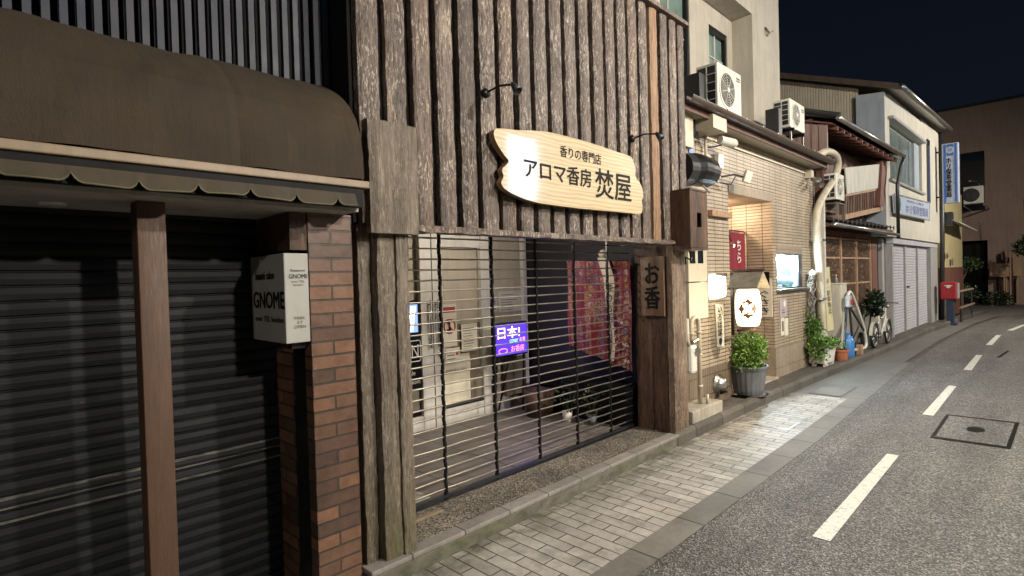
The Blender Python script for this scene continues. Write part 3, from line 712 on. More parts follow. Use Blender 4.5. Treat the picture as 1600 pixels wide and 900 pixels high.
def potplant(label, x, y, z, r, h, potm, seed):
    t = thing('potted_plant', label, 'plant', (x, y, z))
    MB().lathe([(r*.7, 0), (r, h), (r*.9, h), (r*.85, h*.8)], (x, y, z), 18).build('pot', potm, t, smooth=True)
    m = MB(); rnd = random.Random(seed)
    for k in range(7):
        a = rnd.uniform(0, 6.28); L = rnd.uniform(.12, .26)
        m.tube([(x, y, z+h*.8), (x+.03*math.cos(a), y+.03*math.sin(a), z+h+L*.5), (x+.09*math.cos(a), y+.09*math.sin(a), z+h+L)], [.005, .004, .002], 5)
    m.build('stem', M['leaf_dark'], t)
    m = MB(); foliage(m, (x, y, z+h+.17), (.13, .13, .16), 70, .05, seed); m.build('leaves', M['leaf_dark'], t)
potplant('small plant in a white cup on the porch floor', 4.72, 3.86, .102, .06, .12, M['white_plastic'], 5)
potplant('small plant in a grey green cup on the porch floor beside the white cup', 4.80, 3.58, .102, .055, .10, M['pot_grey'], 6)
t = thing('round_tub', 'dark round tub on the porch floor under the purple message board', 'tub', (4.95, 4.62, .1))
MB().lathe([(.15, 0), (.19, .30), (.17, .30), (.15, .05)], (4.75, 4.30, .102), 24).build('body', M['dark_wood'], t, smooth=True)
m = MB(); m.tube([(4.58, 4.30, .40), (4.66, 4.22, .33), (4.82, 4.22, .33), (4.92, 4.30, .40)], .006); m.build('handle', M['steel'], t)
tag(B('floor_hatch_plate', M['trim_tan'], None, (2.02, 2.32, 3.02, 3.06, .108, .122), bevel=.003), 'thin brass plate lying on the gravel threshold by the left post', 'plate')
tag(B('door_mat', M['concrete'], None, (2.05, 2.42, 3.30, 3.58, .1, .112), bevel=.004), 'pale square mat on the porch tiles just inside the grille', 'mat')

# name sign on the cladding
t = thing('wooden_name_sign', 'varnished pale wood slab sign with carved black shop name, torn ends', 'sign', (3.44, 2.62, 2.5))
ol = [(2.535, 2.690), (2.60, 2.705), (2.76, 2.722), (2.95, 2.75), (3.15, 2.765), (3.6, 2.762), (3.95, 2.745), (4.15, 2.735), (4.20, 2.700), (4.235, 2.63), (4.225, 2.585), (4.25, 2.55), (4.30, 2.52), (4.345, 2.46), (4.352, 2.40), (4.325, 2.37),
      (4.335, 2.31), (4.30, 2.248), (4.10, 2.242), (3.80, 2.238), (3.4, 2.232), (3.0, 2.236), (2.86, 2.245), (2.76, 2.26), (2.66, 2.285), (2.60, 2.31), (2.575, 2.345), (2.60, 2.39), (2.585, 2.43), (2.63, 2.47), (2.65, 2.50), (2.60, 2.54), (2.545, 2.60), (2.52, 2.65)]
sm = []
for i in range(len(ol)):
    p0, p1, p2, p3 = [Vector((*ol[(i+k) % len(ol)], 0)) for k in (-1, 0, 1, 2)]
    for q in (0, .34, .67):
        sm.append(.5*((2*p1)+(-p0+p2)*q+(2*p0-5*p1+4*p2-p3)*q*q+(-p0+3*p1-3*p2+p3)*q**3))
m = MB(); m.poly([(p.x, 2.618, p.y) for p in sm][::-1]); m.build('face', M['slab'], t)
m = MB(); n = len(sm); m.add([(p.x, 2.618, p.y) for p in sm]+[(p.x, 2.665, p.y) for p in sm], [(i, (i+1) % n, n+(i+1) % n, n+i) for i in range(n)]); m.poly([(p.x, 2.665, p.y) for p in sm]); m.build('live_edge', M['slab_edge'], t)
text('香りの専門店', (3.455, 2.617, 2.645), XP, ZP, .52, .085, M['ink'], t, 'small_lettering', .012)
text('アロマ香房', (3.19, 2.617, 2.475), XP, ZP, .77, .14, M['ink'], t, 'lettering', .02)
text('焚屋', (3.89, 2.617, 2.455), XP, ZP, .52, .235, M['ink'], t, 'lettering', .015)
m = MB(); m.box(2.9, 2.96, 2.665, 2.70, 2.3, 2.7); m.box(4.0, 4.06, 2.665, 2.70, 2.3, 2.7); m.build('bracket', M['black_metal'], t)
# spotlights
def spot(label, x, z):
    t = thing('sign_spotlight', label, 'spotlight', (x, 2.69, z), 'spotlights over the wooden name sign')
    MB().lathe([(.032, 0), (.032, .018), (.014, .03)], (x, 2.705, z), 16, (0, -1, 0)).build('wall_plate', M['black_metal'], t, smooth=True)
    m = MB(); m.tube([(x, 2.69, z), (x+.01, 2.58, z+.02), (x+.02, 2.46, z+.0)], .0075); m.build('arm', M['black_metal'], t, smooth=True)
    MB().lathe([(.010, -.015), (.018, .0), (.032, .065), (.029, .065), (.012, .015)], (x+.02, 2.46, z), 18, (.1, -.55, -.75)).build('lamp_head', M['dark_metal'], t, smooth=True)
    return t
a = spot('black swivel spotlight on the boards above the left end of the name sign', 2.53, 2.945)
copy_thing(a, (4.32, 2.69, 2.93), 'black swivel spotlight on the boards above the right end of the name sign')
# plaque
t = thing('incense_plaque', 'brown upright wooden plaque with brushed characters on the right post', 'sign', (4.97, 2.9, 1.58))
B('board', M['plaque'], t, (4.955, 4.985, 2.775, 3.035, 1.285, 1.887), bevel=.004)
text('お\n香', (4.954, 2.905, 1.59), (0, -1, 0), ZP, .17, .46, M['ink'], t, bold=.03)
# wooden box with a slot on the corner
t = thing('wooden_lamp_box', 'dark wooden box with a small slot fixed at the corner above the right post', 'box', (5.15, 2.6, 1.95))
m = MB()
m.box(5.00, 5.02, 2.50, 2.74, 1.955, 2.51); m.box(5.35, 5.37, 2.50, 2.74, 1.955, 2.51); m.box(5.02, 5.35, 2.72, 2.74, 1.955, 2.51)
m.box(5.0, 5.37, 2.495, 2.745, 2.512, 2.53); m.box(5.0, 5.37, 2.495, 2.745, 1.935, 1.953); m.box(5.02, 5.35, 2.60, 2.62, 1.955, 2.51)
m.box(5.02, 5.14, 2.50, 2.52, 1.955, 2.51); m.box(5.24, 5.35, 2.50, 2.52, 1.955, 2.51); m.box(5.14, 5.24, 2.50, 2.52, 2.30, 2.51); m.box(5.14, 5.24, 2.50, 2.52, 1.955, 2.16)
m.build('casing', M['dark_wood'], t, bevel=.003)
m = MB(); m.tube([(5.20, 2.62, 1.93), (5.21, 2.60, 1.87), (5.24, 2.62, 1.84), (5.20, 2.66, 1.87), (5.12, 2.62, 1.80)], .008); m.build('cable', M['black_metal'], t)

# ------------------------------------------------------------------ left shop
left = thing('dark_shop_building', 'closed shop with a brown round fronted awning, dark shutters and brick pier', 'building', (.5, 3.1, 0))
sh = MB(); z = .0
prof = []
while z < 2.06:
    prof += [(.004, z), (-.006, z+.006), (-.009, z+.030), (-.005, z+.056), (.004, z+.060)]; z += .064
def wavy(mb, xa, xb, nseg):
    X_ = [xa+(xb-xa)*k/nseg for k in range(nseg+1)]; L = len(prof)
    mb.add([(x, 3.20+dy+.006*mnoise.noise(Vector((x*2.5, 0, zz*2.2)))+.002*mnoise.noise(Vector((x*9, 2, zz*14))), zz+.003*mnoise.noise(Vector((x*3, 5, round(zz/.064)*1.7)))) for x in X_ for dy, zz in prof],
           [(j*L+i, (j+1)*L+i, (j+1)*L+i+1, j*L+i+1) for j in range(nseg) for i in range(L-1)])
wavy(sh, -3, .60, 80)
sh.build('roller_shutter', M['dark_shutter'], left)
sh = MB(); wavy(sh, .60, 1.29, 30)
sh.build('roller_shutter', M['dark_shutter'], left)
B('pavement_apron', M['ground_dark'], left, (-4, 1.55, 2.68, 3.4, -.02, .02))
B('soffit', M['soffit'], left, (-3, 1.50, 2.60, 3.26, 2.075, 2.10))
MB().lathe([(.05, 0), (.045, -.012), (.03, -.014)], (.30, 3.0, 2.074), 20).build('soffit_light', M['white_plastic'], left)
m = MB(); m.box(.545, .652, 2.74, 2.85, .02, 2.074); m.build('timber_column', M['brown_post'], left, bevel=.004)
m = MB(); m.box(1.292, 1.54, 2.75, 2.83, 0, 2.074); m.box(1.292, 1.54, 2.99, 3.26, 0, 2.074); m.box(1.32, 1.54, 2.83, 2.99, 0, 2.074); m.build('brick_pier', M['brick'], left)
B('shutter_guide', M['black_metal'], left, (1.296, 1.316, 2.835, 2.985, 0, 2.07))
B('pier_recess_cap', M['dark_wood'], left, (1.20, 1.29, 2.76, 3.19, 1.88, 2.07))
# awning
pf = [(3.00, 2.840), (2.95, 2.822), (2.88, 2.79), (2.80, 2.745), (2.73, 2.70), (2.665, 2.645), (2.61, 2.565), (2.58, 2.47), (2.565, 2.36), (2.556, 2.235)]
def awn(u, v):
    k = v*(len(pf)-1); i = min(int(k), len(pf)-2); f_ = k-i
    y = pf[i][0]*(1-f_)+pf[i+1][0]*f_; z = pf[i][1]*(1-f_)+pf[i+1][1]*f_
    x = -3+4.51*u; w_ = .016*mnoise.noise(Vector((x*2.2, v*3, 0)))+.010*mnoise.noise(Vector((x*7+v*2, v*1.5, 5)))-.006*math.exp(-((x+.2+1.1*round((x+.2)/1.1)*0) % 1.1/.03)**2)
    return Vector((x, y-w_, z+w_*.5))
m = MB(); m.grid(awn, 120, 24); m.poly([awn(1, k/24) for k in range(25)]+[Vector((1.51, 3.0, 2.235))]); m.build('awning_canvas', M['awning'], left, smooth=False)
left.children[-1].data.polygons.foreach_set('use_smooth', [len(p.vertices) == 4 for p in left.children[-1].data.polygons])
B('awning_trim', M['trim_tan'], left, (-3, 1.535, 2.535, 2.60, 2.19, 2.228), bevel=.006)
B('awning_shade_strip', M['black'], left, (-3, 1.50, 2.55, 2.59, 2.092, 2.188))  # added black strip: stops light leaks, stands in for shade behind the notches
val = MB(); pip = MB(); per = .207; x0 = .305-per*12
N = 18; k0 = 0; pts = []
x = x0
while x < 1.38:
    for j in range(N):
        t_ = j/N; c = 1-min(1, min(t_, 1-t_)*7)**.6
        xx = x+per*t_; wv = .012*math.sin(t_*math.pi)
        if xx < 1.45: pts.append((xx, 2.515-wv, 2.092+.034*c+.006*math.sin(xx*9)))
    x += per
val.add([(p[0], 2.53, 2.155) for p in pts]+pts, [(i, i+1, len(pts)+i+1, len(pts)+i) for i in range(len(pts)-1)]); val.build('valance', M['valance'], left, smooth=True)
pip.tube(pts, .0035, 5); pip.build('valance_piping', M['piping'], left)
# louvre screen above
m = MB(); k = 0; x = -1.2
while x < 1.55:
    m.box(x, x+.029, 2.985, 3.02, 2.80, 5.2); x += .0595
m.build('louvre_screen', M['slat'], left)
B('screen_backing', M['black'], left, (-3, 1.55, 3.09, 3.12, 2.5, 5.2))
B('upper_wall', M['black'], left, (-3, 1.5, 3.26, 5, 0, 5.2))

# projecting sign box
t = thing('lit_sign_box', 'white projecting box sign reading GNOME on the brick pier', 'sign', (1.22, 2.95, 1.65))
m = MB(); m.box(1.16, 1.287, 2.748, 3.19, 1.405, 1.862); m.build('casing', plain('white_sign_acrylic', (.34, .34, .32), .35, .06, 4, bump=.02, dirt=.12), t, bevel=.005)
text('GNOME', (1.159, 2.95, 1.625), (0, -1, 0), ZP, .40, .085, M['ink'], t, bold=.04)
text('beauté salon', (1.159, 2.99, 1.755), (0, -1, 0), ZP, .24, .042, M['ink'], t, 'small_lettering', .03)
text('over TEL london', (1.159, 2.95, 1.525), (0, -1, 0), ZP, .36, .028, M['ink_brown'], t, 'small_lettering', .015)
text('Restaurant', (1.23, 2.747, 1.775), XP, ZP, .075, .013, M['ink'], t, 'small_lettering'); text('GNOME', (1.232, 2.747, 1.745), XP, ZP, .098, .022, M['ink'], t, 'small_lettering')
text('over TEL\nlondon', (1.23, 2.747, 1.71), XP, ZP, .07, .028, M['ink_grey'], t, 'small_lettering'); text('PARK\n2 F\nOPEN', (1.232, 2.747, 1.51), XP, ZP, .06, .06, M['ink_grey'], t, 'small_lettering')
B('bracket', M['black_metal'], t, (1.21, 1.285, 2.80, 2.84, 1.37, 1.404), (1.21, 1.285, 3.08, 3.12, 1.37, 1.404))

# ------------------------------------------------------------------ tiled shop
ts = thing('tiled_shop_building', 'low restaurant faced in grooved beige tiles with a recessed entrance', 'building', (8, 3.2, .1))
XL, XR = 5.42, 10.55
B('wall', M['tile'], ts, (XL, 7.05, 3.0, 3.25, .56, 3.50), (7.05, 8.60, 3.0, 3.25, 2.86, 3.50), (8.60, XR, 3.0, 3.02, 1.975, 3.50), (8.60, 8.72, 3.0, 3.2, .56, 1.975), (8.60, 8.72, 3.021, 3.2, 1.976, 2.86), (9.90, XR, 3.0, 3.2, .56, 1.975), (8.72, 9.90, 3.0, 3.2, .56, 1.43))
BE('recess_side_wall', M['tile'], ts, (8.60, 8.72, 3.201, 4.3, .56, 2.86), (6.93, 7.048, 3.252, 4.3, .1, 2.86))
B('display_head_tile', M['tile_plinth'], ts, (8.74, 9.88, 2.996, 2.9995, 1.98, 2.10))
B('entrance_head_tile', M['tile_plinth'], ts, (7.05, 8.64, 2.992, 3.26, 2.74, 2.859))
BE('upright_tile_base', M['tile_vert'], ts, (XL, 7.05, 3.0, 3.2, .10, .558), (8.602, 8.718, 3.202, 4.3, .10, .558))
B('plinth', M['tile_plinth'], ts, (8.585, XR, 2.985, 3.2, .10, .558))
B('entrance_soffit', plain('warm_soffit', (.48, .36, .27), .7, .06), ts, (7.05, 8.6, 3.262, 4.3, 2.745, 2.77))
B('rear_wall', M['tile'], ts, (7.05, 8.6, 4.3, 4.34, .1, 2.86))
B('entrance_door', M['old_wood'], ts, (7.2, 8.4, 4.24, 4.29, .1, 2.1))
B('entrance_step', M['concrete'], ts, (7.05, 8.6, 2.95, 4.2, .10, .13), bevel=.01)
BE('side_wall', M['stucco'], ts, (XR-.03, XR, 3.2, 5.2, .1, 3.5), (XL, XL+.03, 3.25, 5.2, .1, 3.5))
m = MB(); m.slab([(XL, 2.72, 3.56), (XL, 3.95, 3.92), (XL, 3.95, 3.86), (XL, 2.72, 3.50)], (XR-XL+.1, 0, 0)); m.build('roof', M['gutter_metal'], ts)
# roof ridging
m = MB()
for k in range(18):
    x = XL+.15+k*.3; m.slab([(x, 2.72, 3.565), (x, 3.95, 3.925), (x, 3.95, 3.95), (x, 2.72, 3.59)], (.02, 0, 0))
m.build('roof_batten', M['gutter_metal'], ts)
m = MB(); m.grid(lambda u, v: Vector((XL+(XR-XL+.08)*u, 2.72-.055*math.sin(v*math.pi)*1.0-.02, 3.56-.07*math.sin(v*math.pi/2)**.9)) if v < .5 else Vector((XL+(XR-XL+.08)*u, 2.645+.05*(v-.5)*2, 3.49-.01*(v-.5))), 20, 10)
m = MB()
gp = [Vector((0, 2.70+.055*math.cos(a), 3.56+.06*math.sin(a))) for a in [math.pi+math.pi*k/8 for k in range(9)]]
m.grid(lambda u, v: gp[round(v*8)]+Vector((XL+(XR-XL+.1)*u, 0, 0)), 12, 8); m.build('gutter', M['gutter_metal'], ts, smooth=True)
m = MB()
for k in range(10): m.box(XL+.3+k*.53, XL+.325+k*.53, 2.64, 2.76, 3.552, 3.566)
m.build('gutter_bracket', M['steel'], ts)
B('fascia', M['old_wood'], ts, (XL, XR, 2.765, 2.785, 3.44, 3.54)); B('eaves_board', M['beige_metal'], ts, (XL, XR, 2.787, 2.999, 3.47, 3.49)); B('cornice_strip', M['beige_metal'], ts, (5.9, XR, 2.975, 2.998, 3.33, 3.352))
# display case
t = thing('display_case', 'brightly lit food display case set into the tiled wall', 'display case', (9.3, 3.0, 1.43))
B('lining', M['case_inner'], t, (8.721, 9.899, 3.42, 3.44, 1.431, 1.974), (8.721, 9.899, 3.03, 3.42, 1.431, 1.445), (8.721, 9.899, 3.03, 3.42, 1.965, 1.974), (8.721, 8.735, 3.03, 3.42, 1.445, 1.965), (9.885, 9.899, 3.03, 3.42, 1.445, 1.965))
B('frame', M['dark_metal'], t, (8.722, 9.898, 3.0, 3.028, 1.432, 1.452), (8.722, 8.742, 3.0, 3.028, 1.452, 1.955), (9.72, 9.898, 3.0, 3.028, 1.452, 1.955), (8.722, 9.898, 3.0, 3.028, 1.955, 1.973))
B('sill', M['steel'], t, (8.70, 10.02, 2.93, 3.0, 1.395, 1.429), bevel=.004)
m = MB(); m.tube([(8.85, 3.15, 1.91), (9.45, 3.15, 1.91)], .03, 10); m.lathe([(0, -.06), (.055, -.03), (.06, .02), (0, .06)], (9.35, 3.12, 1.80), 14); m.build('lamp', M['case_light'], t, smooth=True)
m = MB(); m.box(8.78, 9.70, 3.10, 3.38, 1.60, 1.615); m.build('shelf', M['white_plastic'], t)
for k in range(9):
    x = 8.84+(k % 5)*.19; zz = 1.447 if k < 5 else 1.617
    MB().lathe([(.0, 0), (.03, .0), (.06, .035), (.055, .035), (0, .012)], (x, 3.16+.05*(k % 2), zz), 14).build('sample_dish', [M['white_plastic'], M['green'], M['trim_tan']][k % 3] if k % 3 else M['white_plastic'], t, smooth=True)

# items on the tiled shop
t = thing('wall_light', 'white rectangular lit wall lamp left of the paper lantern', 'lamp', (6.55, 2.95, 1.53))
B('back_plate', M['grey_alu'], t, (6.36, 6.74, 2.97, 2.998, 1.375, 1.70), bevel=.004)
m = MB(); m.box(6.405, 6.70, 2.89, 2.969, 1.405, 1.672); o = m.build('diffuser', M['walllight'], t, bevel=.035)
t = thing('vertical_strip_sign', 'narrow white paper strip with brushed characters under the wall lamp', 'sign', (6.69, 2.98, 1.05))
m = MB(); m.slab([(6.575, 2.985, 1.32), (6.80, 2.985, 1.31), (6.805, 2.985, .775), (6.60, 2.985, .79)], (0, .01, 0)); m.build('sheet', M['paper'], t)
text('い\nろ\nは\n家', (6.69, 2.984, 1.10), XP, ZP, .13, .36, M['ink'], t, bold=.015)
MB().lathe([(.045, 0), (.04, .002)], (6.70, 2.984, .85), 14, (0, -1, 0)).build('seal', M['navy'], t)
t = thing('lantern', 'glowing white paper lantern with a four petal crest under a little wooden roof', 'lantern', (6.60, 2.62, 1.2))
LC = Vector((6.60, 2.60, 0))
prof = [(.09, 1.065)]+[(.142-.028*abs((k/14)*2-1)**3.0+.0025*(k % 2), 1.07+.43*k/14) for k in range(15)]+[(.09, 1.505)]
MB().lathe([(r, h) for r, h in prof], LC, 36).build('paper_shade', M['lantern'], t, smooth=True)
m = MB(); m.lathe([(.085, 1.02), (.085, 1.064), (.06, 1.064)], LC, 20); m.build('base_ring', M['old_wood'], t); m = MB(); m.lathe([(.10, 1.506), (.10, 1.53)], LC, 20); m.build('top_ring', M['old_wood'], t)
m = MB()
ca = math.atan2(-LC.y, -LC.x)
def surf(a, h): r = .147; return LC+Vector((math.cos(ca+a/r)*r, math.sin(ca+a/r)*r, 1.275+h))
for k in range(4):
    c_, s_ = math.cos(k*math.pi/2), math.sin(k*math.pi/2)
    sh_ = [(0, .036), (.026, .056), (.058, .060), (.055, .082), (.026, .092), (0, .122), (-.026, .092), (-.055, .082), (-.058, .060), (-.026, .056)]
    m.poly([surf(a*c_-b*s_, a*s_+b*c_) for a, b in sh_])
m.build('crest', emit('crest_ink', (.5, .2, .05), .25, (.05, .025, .01)), t)
m = MB()
for sx in (-1, 1):
    m.slab([(6.61, 2.42, 1.70), (6.61, 2.76, 1.70), (6.61+sx*.20, 2.76, 1.51), (6.61+sx*.20, 2.42, 1.51)], (0, 0, .015))
m.build('roof', plain('weathered_lantern_roof', (.20, .18, .14), .8, .3, 14, dirt=.4), t)
m = MB(); m.box(6.595, 6.625, 2.40, 2.78, 1.716, 1.74); m.box(6.58, 6.62, 2.85, 2.99, 1.66, 1.70); m.build('bracket', M['old_wood'], t)
m = MB(); m.box(6.80, 6.83, 2.86, 2.89, .92, 1.70); m.box(6.82, 7.18, 2.80, 2.83, .965, .995); m.build('support_rail', M['black_metal'], t)
t = thing('noren_curtain', 'dark red split entrance curtain with white characters in the tiled recess', 'curtain', (7.9, 3.45, 2.2))
m = MB(); m.grid(lambda u, v: Vector((7.12+.72*u, 3.42+.02*math.sin(u*14), 2.32-.72*v-.03*u)), 20, 6); m.grid(lambda u, v: Vector((7.87+.70*u, 3.42+.02*math.sin(u*16+1), 2.32-.58*v-.02*u)), 20, 6); m.build('cloth', M['red_cloth'], t, smooth=True)
text('ち\nら', (8.32, 3.395, 2.02), XP, ZP, .14, .34, M['white_ink'], t, bold=.02); text('い\nち', (7.5, 3.395, 2.02), XP, ZP, .2, .4, M['white_ink'], t, bold=.02)
m = MB(); m.tube([(7.06, 3.43, 2.33), (8.59, 3.43, 2.33)], .014); m.build('pole', M['old_wood'], t)
t = thing('entrance_spotlight', 'small lit spotlight before the red entrance curtain', 'spotlight', (7.55, 3.2, 2.2))
MB().lathe([(.02, 0), (.035, .05), (.03, .06)], (7.60, 3.20, 2.12), 14, (.3, -.4, -.8)).build('lamp_head', M['steel'], t, smooth=True)
MB().lathe([(.026, 0), (.0, .012)], (7.62, 3.176, 2.07), 12, (.3, -.4, -.8)).build('bulb', M['warm_lamp'], t)
m = MB(); m.tube([(7.60, 3.20, 2.13), (7.60, 3.26, 2.3), (7.6, 3.28, 2.74)], .01); m.build('arm', M['black_metal'], t)
t = thing('menu_board', 'cream hanging board with brushed characters on the side wall of the entrance recess', 'sign', (8.58, 3.2, 1.3))
B('board', M['paper'], t, (8.575, 8.597, 3.02, 3.26, 1.02, 1.60)); B('header', M['black'], t, (8.55, 8.574, 3.05, 3.24, 1.50, 1.70))
text('ぐ\nさ\nき', (8.573, 3.14, 1.24), (0, -1, 0), ZP, .15, .36, M['ink'], t, bold=.015)
for lab, x0, x1, z0, z1 in (('lilac poster with a round mark on the tiles below the display case', 8.82, 9.13, 1.00, 1.28), ('pair of white leaflets on the tiles under the lilac poster', 8.85, 9.16, .70, .985)):
    t = thing('wall_poster', lab, 'poster', ((x0+x1)/2, 2.99, z0))
    if z1 > 1.2:
        B('sheet', plain('lilac_paper', (.42, .36, .38), .7, .05, bump=0), t, (x0, x1, 2.992, 2.998, z0, z1)); MB().lathe([(.05, 0), (.045, .002)], (x0+.2, 2.991, z1-.08), 14, (0, -1, 0)).build('round_mark', M['white_ink'], t)
        B('print', M['ink_grey'], t, (x0+.08, x0+.22, 2.990, 2.9915, z0+.06, z0+.075), (x0+.08, x0+.2, 2.990, 2.9915, z0+.10, z0+.11))
    else:
        B('sheet', M['paper'], t, (x0, x0+.15, 2.992, 2.998, z0+.02, z1), (x0+.165, x1, 2.99, 2.997, z0, z1-.015)); B('print', M['ink_grey'], t, (x0+.04, x0+.11, 2.990, 2.9915, z0+.08, z1-.05))
t = thing('meter_cabinet', 'cream metal meter cabinet with two dark windows beside the right post', 'meter box', (6.0, 2.97, 1.6))
B('upper_door', M['beige_metal'], t, (5.77, 6.235, 2.92, 2.998, 1.612, 2.02), bevel=.004); B('lower_door', M['beige_metal'], t, (5.77, 6.24, 2.92, 2.998, 1.18, 1.600), bevel=.004)
B('window', M['dark_glass'], t, (5.80, 5.93, 2.915, 2.919, 1.82, 2.0), (6.0, 6.13, 2.915, 2.919, 1.82, 2.0))
t = thing('gas_meter', 'pale gas meter with its looping pipes on the tiles beside the right post', 'gas meter', (5.75, 2.85, .35))
m = MB(); m.box(5.52, 5.67, 2.78, 2.90, .62, .93); m.build('body', M['white_plastic'], t, bevel=.035)
m = MB(); m.tube([(5.50, 2.82, 1.22), (5.50, 2.82, 1.0), (5.53, 2.82, .93)], .026, 10)
m.tube([(5.62, 2.83, .93), (5.62, 2.83, 1.10), (5.63, 2.83, 1.18), (5.68, 2.83, 1.22), (5.75, 2.83, 1.22), (5.79, 2.83, 1.19), (5.80, 2.83, 1.10), (5.80, 2.83, .26)], .024, 10)
for zz in (.45, .80, 1.05): m.lathe([(.031, -.012), (.031, .012)], (5.80, 2.83, zz), 12)
m.lathe([(.032, -.012), (.032, .012)], (5.62, 2.83, 1.05), 12); m.tube([(5.87, 2.78, .25), (5.87, 2.78, .35)], .018, 8); m.build('pipe', M['lead'], t, smooth=True)
MB().lathe([(.04, 0), (.04, .03), (.02, .03)], (5.63, 2.78, .86), 14, (0, -1, 0)).build('dial', M['steel'], t)
m = MB(); m.tube([(5.58, 2.80, .96), (5.70, 2.80, .98)], .02, 8); m.build('valve', M['steel'], t)
tag(B('concrete_block', M['concrete'], None, (5.40, 6.13, 2.72, 2.985, .10, .25), bevel=.012), 'pale concrete block on the ground under the gas meter', 'concrete block')
t = thing('dome_vent', 'silver hood vent cover low on the tiled wall', 'vent', (6.6, 2.98, .33))
m = MB(); m.lathe([(.125, 0), (.125, .012), (.115, .014), (.105, .05), (.08, .095), (.04, .122), (0, .13)], (6.60, 2.998, .335), 24, (0, -1, -.12)); m.build('hood', M['steel'], t, smooth=True)
m = MB(); m.box(6.53, 6.67, 2.90, 2.935, .225, .245); m.build('slot', M['black'], t)
# potted shrub
t = thing('potted_shrub', 'round leafy shrub in a large grey ribbed pot below the lantern', 'plant', (7.15, 2.9, .1))
m = MB(); n = 40; prof = [(.17, .0), (.185, .05), (.22, .30), (.245, .35), (.245, .37), (.225, .37), (.21, .30)]
vs = []; c0 = Vector((7.22, 2.86, .13))
for (r, h_) in prof:
    for k in range(n):
        rr = r*(1+.012*math.cos(k*math.pi)); th = 2*math.pi*k/n; vs.append(c0+Vector((rr*math.cos(th), rr*math.sin(th), h_)))
m.add(vs, [(i*n+k, i*n+(k+1) % n, (i+1)*n+(k+1) % n, (i+1)*n+k) for i in range(len(prof)-1) for k in range(n)]); m.build('pot', M['pot_grey'], t)
MB().lathe([(.22, 0), (.0, .001)], c0+Vector((0, 0, .31)), 20).build('soil', M['ground_dark'], t)
MB().lathe([(.20, 0), (.25, .025), (.235, .025), (.19, .01)], (7.22, 2.86, .102), 24).build('saucer', M['black_metal'], t)
m = MB(); 
for k in range(10):
    a = k*.63; m.tube([c0+Vector((0, 0, .3)), c0+Vector((.1*math.cos(a), .1*math.sin(a), .5))], [.008, .004], 5)
m.build('stem', M['bark'], t)
m = MB(); foliage(m, c0+Vector((0, 0, .56)), (.27, .25, .24), 3300, .034, 3, shell=.35); foliage(m, c0+Vector((-.1, -.03, .42)), (.2, .2, .14), 700, .034, 4, shell=.4); m.build('foliage', M['leaf'], t)
# barrel vent, cameras, boxes above
t = thing('exhaust_duct', 'black and grey segmented round duct on the tiles above the wooden box', 'duct', (5.7, 2.8, 2.85))
m = MB(); m.tube([(5.42, 2.83, 2.82), (5.62, 2.82, 2.83)], .17, 24); m.build('grey_segment', M['dark_metal'], t, smooth=False)
m = MB(); m.tube([(5.62, 2.82, 2.83), (5.70, 2.80, 2.84), (5.84, 2.80, 2.84)], .175, 24); m.build('black_segment', M['black_metal'], t)
m = MB(); m.tube([(5.84, 2.80, 2.84), (6.02, 2.80, 2.84), (6.06, 2.80, 2.84)], [.165, .165, .15], 24); m.build('end_segment', M['dark_metal'], t)
m = MB(); m.tube([(5.80, 2.75, 2.67), (5.85, 2.72, 2.62), (5.95, 2.74, 2.60), (6.0, 2.8, 2.66)], .012); m.build('hook', M['steel'], t)
t = thing('security_camera', 'white security camera under a beige shade box on a short pole', 'camera', (6.35, 2.85, 3.3))
B('shade_box', M['beige_metal'], t, (6.04, 6.40, 2.72, 2.98, 3.34, 3.50), bevel=.003)
m = MB(); m.tube([(6.33, 2.95, 3.34), (6.33, 2.95, 2.98)], .018, 10); m.tube([(6.33, 2.95, 3.26), (6.42, 2.88, 3.29)], .012); m.build('pole', M['beige_metal'], t)
m = MB(); m.lathe([(.05, -.12), (.055, .10), (.03, .14)], (6.60, 2.80, 3.28), 16, (.85, -.35, -.12)); m.build('body', M['white_plastic'], t, smooth=False)
MB().lathe([(.035, .0), (.02, .01)], (6.72, 2.75, 3.262), 12, (.85, -.35, -.12)).build('lens', M['black'], t)
m = MB(); m.tube([(6.35, 2.93, 3.20), (6.46, 2.88, 3.22), (6.55, 2.84, 3.25)], .009); m.build('cable', M['black_metal'], t)
t = thing('floodlight', 'small white square floodlight on an arm above the entrance recess', 'floodlight', (7.0, 2.9, 2.9))
B('junction_box', M['white_plastic'], t, (6.66, 6.80, 2.94, 2.998, 3.0, 3.18), bevel=.005)
m = MB(); m.tube([(6.75, 2.95, 2.90), (6.9, 2.85, 2.93), (7.05, 2.80, 2.91)], .012); m.tube([(6.7, 2.95, 2.82), (6.82, 2.86, 2.80), (6.9, 2.84, 2.90)], .008); m.build('arm', M['dark_metal'], t)
m = MB(); m.slab([(7.03, 2.74, 2.99), (7.18, 2.72, 2.97), (7.16, 2.76, 2.83), (7.01, 2.78, 2.85)], (.02, .04, .0)); m.build('lamp_head', M['white_plastic'], t, bevel=.005)
t = thing('junction_cabinet', 'cream utility box high on the tiles with a blue label strip', 'utility box', (5.85, 2.98, 3.3))
B('casing', M['beige_metal'], t, (5.55, 5.84, 2.86, 2.998, 3.10, 3.52), bevel=.004)
B('cable_box', M['navy'], t, (6.00, 6.10, 2.93, 2.998, 3.30, 3.50)); B('label_strip', M['blue_sign'], t, (5.98, 6.10, 2.985, 2.999, 3.02, 3.28))
t = thing('entrance_wood_block', 'pale wood batten fixed on the tiles by the dark duct', 'batten', (6.8, 2.95, 2.5)); B('batten', M['door_wood'], t, (6.45, 7.03, 2.94, 2.998, 2.40, 2.47))
t = thing('security_camera', 'pair of small cameras under the gutter at the right end of the tiled wall', 'camera', (10.3, 2.9, 3.4))
